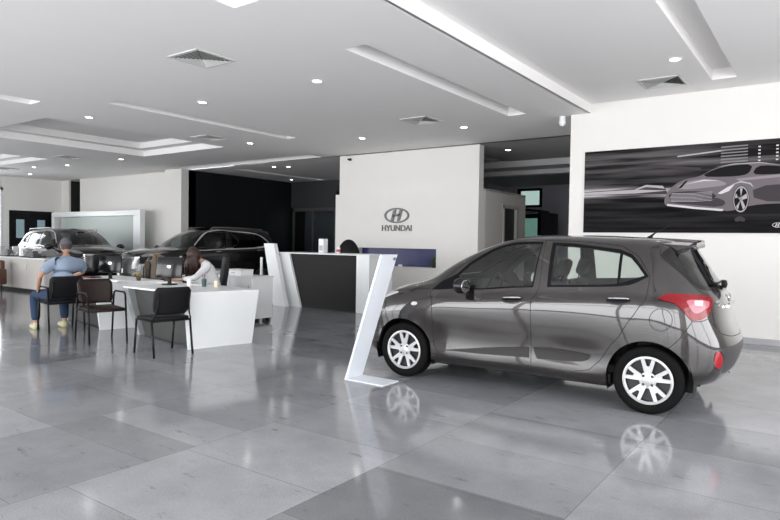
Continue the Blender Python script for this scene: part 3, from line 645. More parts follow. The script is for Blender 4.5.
for k, (dx, dy, c) in enumerate(((.01, .0, (.6, .1, .05)), (-.012, .01, (.05, .1, .3)), (.0, -.014, (.02, .02, .02)))):
    bm = B(); tube(bm, [(dx * .5, dy * .5, .01), (dx * 2, dy * 2, .17)], .004, 6); build('pen', bm, mat('pen_%d' % k, c, .4), pc)
cup('paper_cup', 'white paper cup left of the teal pencil cup', 'cup', (-7.38, 5.42, .74), .034, .10, paper_m)
cup('paper_cup', 'cream paper cup right of the teal pencil cup', 'cup', (-7.04, 5.62, .74), .032, .085, mat('cream_paper', (0.72, 0.66, 0.50), 0.6))
t = thing('desk_plant', 'little potted plant with yellow flowers on the farther desk', 'plant', (-8.88, 5.58, .74))
bm = B(); lathe(bm, [(0, 0), (.03, 0), (.04, .06), (.034, .06), (0, .055)], 16); build('pot', bm, mat('brown_pot', (0.10, 0.05, 0.03), 0.6), t, 'auto')
bm = B(); rnd = random.Random(5)
for k in range(40):
    a = rnd.uniform(0, 6.283); r_ = rnd.uniform(.0, .06); z = .06 + rnd.uniform(0, .07); c_ = Vector((math.cos(a) * r_, math.sin(a) * r_, z)); d = Vector((rnd.uniform(-1, 1), rnd.uniform(-1, 1), rnd.uniform(0, 1))) * .02; s = Vector((rnd.uniform(-1, 1), rnd.uniform(-1, 1), rnd.uniform(-1, 1))) * .01
    bm.faces.new([bm.verts.new(p) for p in (c_ - d, c_ + s, c_ + d, c_ - s)])
build('foliage', bm, mat('yellow_green_leaves', (0.30, 0.24, 0.03), 0.6), t)

# swivel chair with a beige jacket, swivel chair of the woman
def office_chair(name, label, loc, rz, m, back_h=.62, rounded=False):
    t = thing(name, label, 'chair', loc, rz)
    for k in range(5):
        a = k * 1.2566 + .6; bm = B(); tube(bm, [(0, 0, .09), (.27 * math.cos(a), .27 * math.sin(a), .065)], .02, 8, rs=[.025, .015]); build('base_arm', bm, black_plastic, t, True)
        bm = B(); lathe(bm, [(0, -.02), (.028, -.02), (.028, .02), (0, .02)], 14, 'y', M=Matrix.Translation((.27 * math.cos(a), .27 * math.sin(a), .03))); build('castor', bm, black_plastic, t, 'auto')
    bm = B(); tube(bm, [(0, 0, .08), (0, 0, .43)], .025, 12); build('gas_column', bm, steel, t, True)
    bm = B(); box(bm, -.24, .24, -.24, .24, .43, .51, .035); build('seat', bm, m, t, True)
    bm = B()
    if rounded: ellipsoid(bm, (-.27, 0, .54 + back_h * .48), (.07, .27, back_h * .52), Matrix.Rotation(R(-8), 3, 'Y'), 28, 20)
    else: box(bm, -.03, .04, -.22, .22, 0, back_h, .03, M=Matrix.Translation((-.25, 0, .54)) @ Matrix.Rotation(R(-8), 4, 'Y'))
    build('backrest', bm, m, t, True)
    bm = B(); tube(bm, [(-.1, 0, .44), (-.26, 0, .45), (-.30, 0, .60)], .02, 8); build('back_bracket', bm, black_plastic, t, True)
    return t
office_chair('office_chair', 'black high-backed office chair behind the woman in white', (-8.27, 6.40, 0), R(240), black_fabric, .60)
office_chair('office_chair', 'office chair at the farther desk with the beige jacket over its back', (-10.27, 6.52, 0), R(200), mat('grey_chair_fabric', (0.05, 0.05, 0.05), 0.8), .56)
# draped jacket
bm = B(); nu, nv = 26, 18; G = []
rnd = random.Random(11)
for i in range(nu + 1):
    row = []
    for j in range(nv + 1):
        s = -1 + 2 * j / nv; d = (i / nu - .45) * .95      # along the drape: negative on the inside, positive outside
        hw = .22 + .10 * abs(d)
        y = s * hw * (1 - .15 * max(0, -d)); z = 1.16 - max(0, abs(d) - .05) * .95 - .11 * s * s * abs(s) + .02 * math.sin(9 * s + 3 * d)
        x = (.075 if d > 0 else -.06) * min(1, abs(d) / .10) + .030 * math.sin(11 * s + 2 + 3 * d) * min(1, abs(d) * 4) + .10 * max(0, d)
        row.append(bm.verts.new((x, y, z)))
    G.append(row)
for i in range(nu):
    for j in range(nv): bm.faces.new((G[i][j], G[i][j + 1], G[i + 1][j + 1], G[i + 1][j]))
bmesh.ops.solidify(bm, geom=bm.faces[:], thickness=.012)
o = build('jacket', bm, mat('beige_wool', (0.45, 0.37, 0.28), 0.9, bump=.2, bscale=90), None, True); o.location = (-9.99, 6.62, -.03); o.rotation_euler = (0, 0, R(20)); tag(o, 'beige jacket hung over the back of an office chair', 'jacket')

# ---------------------------------------------------------------- low white cabinet, with things on it
t = thing('low_cabinet', 'low white cabinet on castors behind the nearer desk', 'cabinet', (-8.75, 7.30, 0))
bm = B(); box(bm, -.85, .85, -.24, .22, .07, .765, .004); build('body', bm, laminate, t)
bm = B(); box(bm, -.87, .87, -.26, .24, .765, .79, .003); build('top', bm, laminate, t)
for k in range(3):
    x = -.84 + k * .56; bm = B(); box(bm, x + .004, x + .556, -.257, -.241, .09, .75, .002); dd = build('door', bm, laminate, t)
    bm = B(); tube(bm, [(x + .50, -.27, .52), (x + .50, -.27, .64)], .006, 6); build('handle', bm, steel, dd)
for x in (-.78, .78):
    for y in (-.18, .17):
        bm = B(); lathe(bm, [(0, -.012), (.03, -.012), (.03, .012), (0, .012)], 14, 'y', M=Matrix.Translation((x, y, .032))); box(bm, x - .012, x + .012, y - .012, y + .012, .04, .07); build('castor', bm, black_plastic, t)
t = thing('document_box', 'white lidded box lying on the low white cabinet', 'box', (-8.52, 7.30, .79))
bm = B(); box(bm, -.21, .21, -.14, .14, 0, .075, .004); build('body', bm, laminate, t)
bm = B(); box(bm, -.215, .215, -.145, .145, .075, .10, .004); build('lid', bm, paper_m, t)
bm = B(); box(bm, -.045, .045, -.07, -.06, .02, .06); 
bm.free()
bm = B(); box(bm, -.05, .05, -.147, -.141, .03, .055); build('label_slot', bm, steel, t)
t = thing('desk_scanner', 'flat grey document scanner at the left of the low white cabinet', 'scanner', (-9.15, 7.3, .79)); 
bm = B(); box(bm, -.22, .22, -.16, .16, 0, .06, .01); build('body', bm, mat('light_grey_plastic', (0.5, 0.5, 0.5), .4), t)
bm = B(); box(bm, -.20, .20, -.14, .14, .061, .075, .004); build('lid', bm, mat('mid_grey_plastic', (0.25, 0.25, 0.25), .4), t)

# ---------------------------------------------------------------- reception
t = thing('reception_counter', 'white and charcoal reception counter with slanted white ends', 'counter', (0, 0, 0))
bm = B(); prism(bm, [(-9.66, 1.13), (-7.62, 1.13), (-7.62, .0), (-9.18, .0)], 9.56, 9.62, 'y'); build('front_panel', bm, mat('charcoal_laminate', (0.022, 0.023, 0.021), 0.45, spec=.12), t)
bm = B(); prism(bm, [(-9.80, 1.13), (-9.50, 1.13), (-9.15, 0), (-9.70, 0)], 9.51, 10.15, 'y'); build('slanted_end', bm, laminate, t)
bm = B(); box(bm, -7.62, -7.30, 9.48, 10.25, 0, 1.13, .003); build('end_panel', bm, laminate, t)
bm = B(); box(bm, -9.83, -7.28, 9.46, 10.27, 1.13, 1.155, .003); build('top', bm, laminate, t)
bm = B(); box(bm, -9.5, -7.62, 9.9, 10.25, .70, .73); build('inner_desk', bm, laminate, t)
t = thing('slanted_pylon', 'tall slanted white pylon at the left end of reception', 'pylon', (0, 0, 0))
bm = B(); prism(bm, [(-10.10, 1.34), (-9.80, 1.34), (-9.42, 0), (-9.80, 0)], 9.34, 9.44, 'y'); build('panel', bm, laminate, t)
t = thing('thin_post', 'slim white post standing left of the slanted pylon', 'post', (-9.75, 8.95, 0))
bm = B(); box(bm, -.02, .02, -.02, .02, 0, 1.05, .004); build('pole', bm, laminate, t)
bm = B(); lathe(bm, [(0, 0), (.14, 0), (.14, .012), (0, .016)], 24); build('foot', bm, laminate, t, 'auto')
t = thing('tissue_tower', 'upright white box standing on the reception counter', 'box', (-8.83, 9.85, 1.155))
bm = B(); box(bm, -.07, .07, -.07, .07, 0, .30, .006); build('body', bm, laminate, t)
bm = B(); box(bm, -.05, .05, -.0715, -.070, .05, .16); build('front_label', bm, mat('pale_grey_print', (0.45, 0.45, 0.46), .5), t)
t = thing('pump_bottle', 'white pump bottle with red label on the reception counter', 'bottle', (-8.32, 9.75, 1.155))
bm = B(); lathe(bm, [(0, 0), (.038, 0), (.04, .01), (.04, .11), (.03, .135), (.012, .145), (.012, .16), (0, .16)], 20); build('body', bm, laminate, t, True)
bm = B(); lathe(bm, [(.0405, .035), (.0405, .085)], 20); build('label_band', bm, mat('red_print', (0.5, 0.08, 0.05), .5), t, True)
bm = B(); tube(bm, [(0, 0, .16), (0, 0, .195), (0, -.03, .195)], .006, 8); build('pump', bm, laminate, t, True)
office_chair('office_chair', 'black leather chair with tall curved back behind the reception counter', (-8.70, 10.55, 0), R(-50), black_gloss, .92, True)

# ---------------------------------------------------------------- far-left counter with display boxes
t = thing('storage_counter', 'long pale storage counter at the far left', 'counter', (-17.5, 7.60, 0))
bm = B(); box(bm, -2.4, 1.85, -.27, .3, .08, .84, .004); build('body', bm, mat('pale_beige_laminate', (0.52, 0.50, 0.47), 0.3), t)
bm = B(); box(bm, -2.42, 1.87, -.29, .32, .84, .87, .004); build('top', bm, laminate, t)
bm = B(); box(bm, -2.35, 1.8, -.2, .25, 0, .08); build('plinth', bm, black_plastic, t)
for k in range(5):
    x = -2.38 + k * .845; bm = B(); box(bm, x + .005, x + .835, -.288, -.272, .10, .82, .003); dd = build('door', bm, mat('pale_beige_laminate', (0.52, 0.50, 0.47), 0.3), t)
    bm = B(); tube(bm, [(x + .78, -.30, .55), (x + .78, -.30, .70)], .007, 6); build('handle', bm, steel, dd)
def clear_case(label, loc, w, d, h, blocks):
    t = thing('display_case', label, 'display case', loc, 0, 'clear cases on the far left counter')
    bm = B(); box(bm, -w / 2, w / 2, -d / 2, d / 2, 0, .02, .003); build('base', bm, black_plastic, t)
    bm = B(); box(bm, -w / 2 + .01, w / 2 - .01, -d / 2 + .01, d / 2 - .01, .02, h, .004); build('cover', bm, glass('acrylic', (0.80, 0.80, 0.80), 0.12), t)
    bm = B()
    for b_ in blocks: box(bm, *b_)
    build('display_model', bm, mat('grey_model', (0.22, 0.22, 0.23), .3, metal=.4), t)
clear_case('clear display case at the left edge of the picture', (-18.1, 7.55, .87), .42, .34, .27, [(-.1, .1, -.08, .08, .02, .12), (-.06, .05, -.06, .06, .12, .18)])
clear_case('clear rounded display case on the counter, left of the seated man', (-16.75, 7.55, .87), .70, .36, .24, [(-.24, .22, -.09, .09, .02, .10), (-.14, .12, -.07, .07, .10, .17)])
t = thing('lounge_chair', 'dark reddish leather lounge chair cut by the left picture edge', 'chair', (-17.3, 6.55, 0), R(-60))
lm = mat('oxblood_leather', (0.12, 0.045, 0.025), 0.4)
bm = B(); box(bm, -.35, .35, -.35, .35, .18, .42, .05); build('seat', bm, lm, t, True)
bm = B(); box(bm, -.38, -.22, -.38, .38, .18, .80, .05); build('backrest', bm, lm, t, True)
for s in (-1, 1):
    bm = B(); box(bm, -.35, .35, s * .38 - .07, s * .38 + .07, .18, .58, .04); build('armrest', bm, lm, t, True)
    for x in (-.3, .3):
        bm = B(); tube(bm, [(x, s * .32, 0), (x, s * .32, .19)], .02, 8); build('leg', bm, black_metal, t)

# ---------------------------------------------------------------- people
def skin_mesh(name, verts, edges, radii, mat_, parent, levels=2, root=0):
    """a continuous body grown from a jointed skeleton"""
    me = bpy.data.meshes.new(name + '_skeleton'); me.from_pydata(verts, edges, []); me.update()
    o = bpy.data.objects.new(name + '_skeleton', me); C.objects.link(o)
    md = o.modifiers.new('skin', 'SKIN'); md.use_smooth_shade = True
    if not me.skin_vertices: 
        bm = bmesh.new(); bm.from_mesh(me); bm.verts.layers.skin.verify(); bm.to_mesh(me); bm.free()
    for i, r_ in enumerate(radii):
        rr = r_ if isinstance(r_, tuple) else (r_, r_)
        me.skin_vertices[0].data[i].radius = rr; me.skin_vertices[0].data[i].use_root = (i == root)
    sb = o.modifiers.new('sub', 'SUBSURF'); sb.levels = levels; sb.render_levels = levels
    dg = bpy.context.evaluated_depsgraph_get(); dg.update()
    ev = bpy.data.meshes.new_from_object(o.evaluated_get(dg)); ev.name = name
    ev.materials.clear(); ev.materials.append(mat_); ev.polygons.foreach_set('use_smooth', [True] * len(ev.polygons))
    bpy.data.objects.remove(o); bpy.data.meshes.remove(me)
    return newobj(name, ev, parent)
class Skel:
    def __init__(s): s.v = []; s.e = []; s.r = []
    def add(s, p, r_, parent=None):
        s.v.append(tuple(p)); s.r.append(r_)
        if parent is not None: s.e.append((parent, len(s.v) - 1))
        return len(s.v) - 1
    def chain(s, start, pts):
        for p, r_ in pts: start = s.add(p, r_, start)
        return start
def hand(sk, wrist, i_wrist, d, side, curl=.5):
    """palm and five bent fingers leaving the wrist along d; side is the thumb's side direction"""
    d = Vector(d).normalized(); sd = Vector(side); sd = (sd - d * sd.dot(d)).normalized(); dn = d.cross(sd).normalized()
    if dn.z > 0: dn = -dn
    palm = sk.add(Vector(wrist) + d * .055, (.034, .016), i_wrist)
    ends = []
    for k, ln in enumerate((.075, .083, .078, .062)):
        off = sd * (.027 - k * .018)
        a = sk.add(Vector(wrist) + d * .095 + off, .0095, palm)
        b = sk.add(Vector(wrist) + d * (.095 + ln * .5) + off + dn * ln * .18 * curl, .0085, a)
        sk.add(Vector(wrist) + d * (.095 + ln * .88) + off + dn * ln * .55 * curl, .007, b)
    a = sk.add(Vector(wrist) + d * .045 + sd * .040, .011, palm)
    sk.add(Vector(wrist) + d * .085 + sd * .060 + dn * .01, .0085, a)
def head_mesh(name, c, fdir, skin, parent, size=1.0, pitch=0):
    f = Vector((fdir[0], fdir[1], 0)).normalized(); l = Vector((-f.y, f.x, 0)); M3 = Matrix((f, l, Vector((0, 0, 1)))).transposed() @ Matrix.Rotation(pitch, 3, 'Y')
    M = Matrix.Translation(c) @ M3.to_4x4() @ Matrix.Scale(size, 4)
    bm = B(); q = bmesh.ops.create_uvsphere(bm, u_segments=32, v_segments=22, radius=1)
    for v in q['verts']:
        x, y, z = v.co
        w_ = .074 * (1 - .18 * max(0, -z)) ; v.co = Vector((x * (.095 if x < 0 else .085) * (1 - .10 * max(0, -z)), y * w_, z * .118))
        if z < -.2 and x > 0: v.co.x += .012 * min(1, (-z - .2) * 2) * x
    for s in (-1, 1):       # ears, eyes
        ellipsoid(bm, (-.005, s * .074, -.005), (.018, .009, .03), u=12, v=8)
        ellipsoid(bm, (.078, s * .032, .008), (.012, .014, .010), u=10, v=8)
    ellipsoid(bm, (.093, 0, -.02), (.018, .013, .026), u=12, v=8)
    ellipsoid(bm, (.088, 0, -.062), (.010, .024, .008), u=12, v=8)
    bmesh.ops.transform(bm, matrix=M, verts=bm.verts)
    return build(name, bm, skin, parent, True), M
skin_m = mat('skin', (0.42, 0.24, 0.165), 0.55)
def person(label, name_root, loc, rz, P):
    t = thing(name_root, label, 'person', loc, rz)
    return t
# seated man: local +x is where he faces
tm = thing('person', 'man in light blue shirt, jeans and dark cap seated with his back turned', 'person', (-9.50, 4.665, 0), R(171))
sk = Skel(); p0 = sk.add((-.04, 0, .56), (.12, .10)); sp = sk.chain(p0, [((-.02, -.03, .72), (.10, .08)), ((.03, -.08, .92), (.11, .08)), ((.08, -.11, 1.03), (.09, .065)), ((.13, -.13, 1.10), .055), ((.18, -.145, 1.17), .052)])
arm = {}
for s, el, wr, hd_, sd_ in ((1, (.00, .27, .84), (.18, .25, .62), (.25, -.12, -.25), (.4, -.8, 0)), (-1, (.24, -.42, .86), (.46, -.36, .80), (.22, .05, -.02), (0, .2, .05))):
    sh = sk.add((.06, -.11 + s * .19, 1.01), .050, sp - 2); e_ = sk.add(el, .040, sh); w_ = sk.add(wr, .027, e_); arm[s] = (el, wr)
    hand(sk, wr, w_, hd_, sd_)
legs = {1: [((.02, .10, .53), .085), ((.38, .24, .53), .062), ((.34, .24, .30), .052), ((.31, .24, .09), .036), ((.40, .26, .04), .035), ((.48, .27, .035), .028)],
        -1: [((.02, -.10, .53), .085), ((.40, -.17, .53), .062), ((.35, -.17, .30), .052), ((.30, -.16, .09), .036), ((.39, -.17, .04), .035), ((.47, -.18, .035), .028)]}
for s in (1, -1): sk.chain(p0, legs[s])
body = skin_mesh('body', sk.v, sk.e, sk.r, skin_m, tm)
hm, HM = head_mesh('head', (.225, -.155, 1.265), (1, 0), skin_m, tm, 1.0, R(18))
shirt_m = mat('light_blue_cotton', (0.23, 0.29, 0.38), 0.85, bump=.15, bscale=12)
sk = Skel(); a0 = sk.add((-.05, 0, .56), (.20, .165)); a = sk.chain(a0, [((-.03, -.03, .72), (.20, .168)), ((.02, -.07, .87), (.205, .172)), ((.05, -.10, .99), (.18, .14)), ((.11, -.125, 1.085), .075)])
for s in (1, -1):
    p = Vector((.06, -.11 + s * .20, 1.01)); s0 = sk.add((.055, -.105 + s * .12, 1.0), .112, a - 1); sh = sk.add(p, .098, s0); el = Vector(arm[s][0]); m1 = sk.add(p.lerp(el, .45), .080, sh); sk.add(p.lerp(el, .85), .072, m1)
skin_mesh('shirt', sk.v, sk.e, sk.r, shirt_m, tm)
jeans_m = mat('blue_denim', (0.013, 0.032, 0.075), 0.85, bump=.15, bscale=60)
sk = Skel(); a0 = sk.add((-.04, 0, .535), (.16, .125))
for s in (1, -1):
    g = legs[s]; sk.chain(a0, [(g[0][0], .105), (g[1][0], .082), (g[2][0], .072), (Vector(g[3][0]) + Vector((0, 0, .03)), .060)])
skin_mesh('trousers', sk.v, sk.e, sk.r, jeans_m, tm)
for s in (1, -1):
    g = legs[s]; an = Vector(g[3][0]); bm = B()
    lathe(bm, [(0, 0), (.048, 0), (.052, .02), (.05, .05), (.04, .085), (.035, .10), (0, .10)], 20, M=Matrix.Translation((an.x, an.y, 0)))
    ellipsoid(bm, (an.x + .10, an.y + .01, .035), (.12, .047, .045)); 
    for v in bm.verts: v.co.z = max(.0, v.co.z)
    build('shoe', bm, mat('pale_yellow_trainer', (0.50, 0.48, 0.30), 0.6), tm, True)
bm = B(); q = bmesh.ops.create_uvsphere(bm, u_segments=28, v_segments=16, radius=1)
bmesh.ops.delete(bm, geom=[v for v in bm.verts if v.co.z < -.12], context='VERTS')
for v in bm.verts: v.co = Vector((v.co.x * .108, v.co.y * .088, v.co.z * .125 + .012))
prism(bm, [(.08, -.06), (.15, -.045), (.165, 0), (.15, .045), (.08, .06)], .0, .008, 'z'); bmesh.ops.transform(bm, matrix=HM, verts=bm.verts)
build('cap', bm, mat('grey_purple_cap', (0.10, 0.085, 0.11), 0.85), tm, True)
bm = B(); ellipsoid(bm, (-.02, 0, .0), (.088, .079, .085)); 
bmesh.ops.transform(bm, matrix=HM, verts=bm.verts); build('hair', bm, mat('dark_grey_hair', (0.05, 0.04, 0.04), 0.8), tm, True)
# woman leaning over the desk
tw = thing('person', 'long-haired woman in white blouse bent over the nearer desk writing', 'person', (-8.14, 6.47, 0), R(242))
sk = Skel(); p0 = sk.add((0, 0, .54), (.14, .11)); sp = sk.chain(p0, [((.03, 0, .70), (.115, .09)), ((.10, 0, .88), (.125, .09)), ((.16, 0, 1.0), (.10, .075)), ((.22, 0, 1.06), .048), ((.27, 0, 1.095), .045)])
armw = {}
for s, el, wr, hd_, sd_ in ((1, (.36, .30, .80), (.55, .14, .775), (.2, -.12, -.02), (0, -.8, .1)), (-1, (.36, -.29, .80), (.56, -.12, .775), (.2, .10, -.02), (0, .8, .1))):
    sh = sk.add((.14, s * .155, .985), .048, sp - 2); e_ = sk.add(el, .033, sh); w_ = sk.add(wr, .022, e_); armw[s] = (el, wr)
    hand(sk, wr, w_, hd_, sd_, .35)
legsw = {s: [((.05, s * .09, .51), .08), ((.40, s * .11, .52), .056), ((.38, s * .11, .28), .046), ((.36, s * .11, .08), .032), ((.44, s * .11, .035), .03), ((.50, s * .11, .03), .025)] for s in (1, -1)}
for s in (1, -1): sk.chain(p0, legsw[s])
skin_mesh('body', sk.v, sk.e, sk.r, skin_m, tw)
hw, HW = head_mesh('head', (.33, 0, 1.135), (1, 0), skin_m, tw, .95, R(42))
blouse = mat('white_blouse', (0.74, 0.74, 0.75), 0.8, bump=.1, bscale=14)
sk = Skel(); a0 = sk.add((-.01, 0, .53), (.165, .13)); a = sk.chain(a0, [((.02, 0, .70), (.145, .12)), ((.09, 0, .87), (.155, .12)), ((.145, 0, .985), (.14, .095)), ((.20, 0, 1.045), .062)])
for s in (1, -1):
    sh = sk.add((.14, s * .16, .98), .075, a - 1); e_ = sk.add(armw[s][0], .048, sh); sk.add(Vector(armw[s][0]).lerp(Vector(armw[s][1]), .8), .036, e_)
skin_mesh('blouse', sk.v, sk.e, sk.r, blouse, tw)
sk = Skel(); a0 = sk.add((0, 0, .51), (.15, .11))
for s in (1, -1):
    g = legsw[s]; sk.chain(a0, [(g[0][0], .098), (g[1][0], .072), (g[2][0], .062), (Vector(g[3][0]) + Vector((0, 0, .04)), .05)])
skin_mesh('trousers', sk.v, sk.e, sk.r, mat('black_trousers', (0.015, 0.015, 0.018), .8), tw)
for s in (1, -1):
    an = Vector(legsw[s][3][0]); bm = B(); ellipsoid(bm, (an.x + .07, an.y, .03), (.12, .04, .04))
    for v in bm.verts: v.co.z = max(0, v.co.z)
    build('shoe', bm, black_gloss, tw, True)
# hair: a cap and long locks falling forward past the face
hair_m = mat('dark_brown_hair', (0.035, 0.014, 0.010), 0.5, bump=.4, bscale=40)
bm = B(); ellipsoid(bm, (-.018, 0, .022), (.118, .100, .124)); bmesh.ops.transform(bm, matrix=HW, verts=bm.verts)
rnd = random.Random(2)
for k in range(130):
    a = rnd.uniform(-3.1, 3.1); st = HW @ Vector((math.cos(a) * .075, math.sin(a) * .078, .06 * math.cos(a * .5)))
    y = st.y; dr = rnd.uniform(.22, .36); fx = rnd.uniform(-.06, .05)
    zend = max(.765, st.z - dr)
    tube(bm, [st, st + Vector((fx * .5, y * .12, -.06)), Vector((st.x + fx, y * 1.15, (st.z + zend) / 2)), Vector((st.x + fx * .7, y * 1.05, zend))], .012, 6, rs=[.016, .020, .017, .006])
build('hair', bm, hair_m, tw, True)
bm = B(); tube(bm, [(.70, .0, .78), (.64, -.03, .90)], .004, 6); o = build('pen', bm, black_plastic); o.matrix_world = tw.matrix_basis.copy() if False else Matrix.Translation((-8.14, 6.47, 0)) @ Matrix.Rotation(R(242), 4, 'Z'); tag(o, 'thin dark pen in the hand of the woman', 'pen')

# ---------------------------------------------------------------- cars: one smooth body surface, cut into panels
def nat_basis(kn, t):
    """weights (len(t), n) of the natural cubic spline through n values at knots kn"""
    kn=np.asarray(kn,float); n=len(kn); h=np.diff(kn)
    A=np.zeros((n,n)); B=np.zeros((n,n)); A[0,0]=A[-1,-1]=1
    for i in range(1,n-1):
        A[i,i-1]=h[i-1]; A[i,i]=2*(h[i-1]+h[i]); A[i,i+1]=h[i]
        B[i,i-1]=6/h[i-1]; B[i,i]=-6/h[i-1]-6/h[i]; B[i,i+1]=6/h[i]
    Mx=np.linalg.solve(A,B); t=np.atleast_1d(t)
    j=np.clip(np.searchsorted(kn,t,side='right')-1,0,n-2); I=np.eye(n)
    a=(kn[j+1]-t)/h[j]; b=(t-kn[j])/h[j]; hh=h[j]**2/6
    return a[:,None]*I[j]+b[:,None]*I[j+1]+((a**3-a)*hh)[:,None]*Mx[j]+((b**3-b)*hh)[:,None]*Mx[j+1]
class Surf:
    def __init__(s,G):
        s.G=G=np.array(G,float); s.nu,s.nv=G.shape[:2]
        du=np.linalg.norm(np.diff(G,axis=0),axis=2).mean(1); dv=np.linalg.norm(np.diff(G,axis=1),axis=2).mean(0)
        s.ku=np.r_[0,np.cumsum(du)]; s.kv=np.r_[0,np.cumsum(dv)]
    def __call__(s,u,v):
        u=np.clip(u,0,s.nu-1); v=np.clip(v,0,s.nv-1)
        U=nat_basis(s.ku,np.interp(u,np.arange(s.nu),s.ku)); V=nat_basis(s.kv,np.interp(v,np.arange(s.nv),s.kv))
        return np.einsum('pi,pj,ijc->pc',U,V,s.G)
    def normal(s,u,v,e=1e-3):
        u=np.atleast_1d(u);v=np.atleast_1d(v)
        # pull off the degenerate borders
        uu=np.clip(u,.02,s.nu-1.02); vv=np.clip(v,.02,s.nv-1.02)
        a=s(uu+e,vv)-s(uu-e,vv); b=s(uu,vv+e)-s(uu,vv-e)
        n=np.cross(a,b); return n/np.maximum(np.linalg.norm(n,axis=1),1e-9)[:,None]
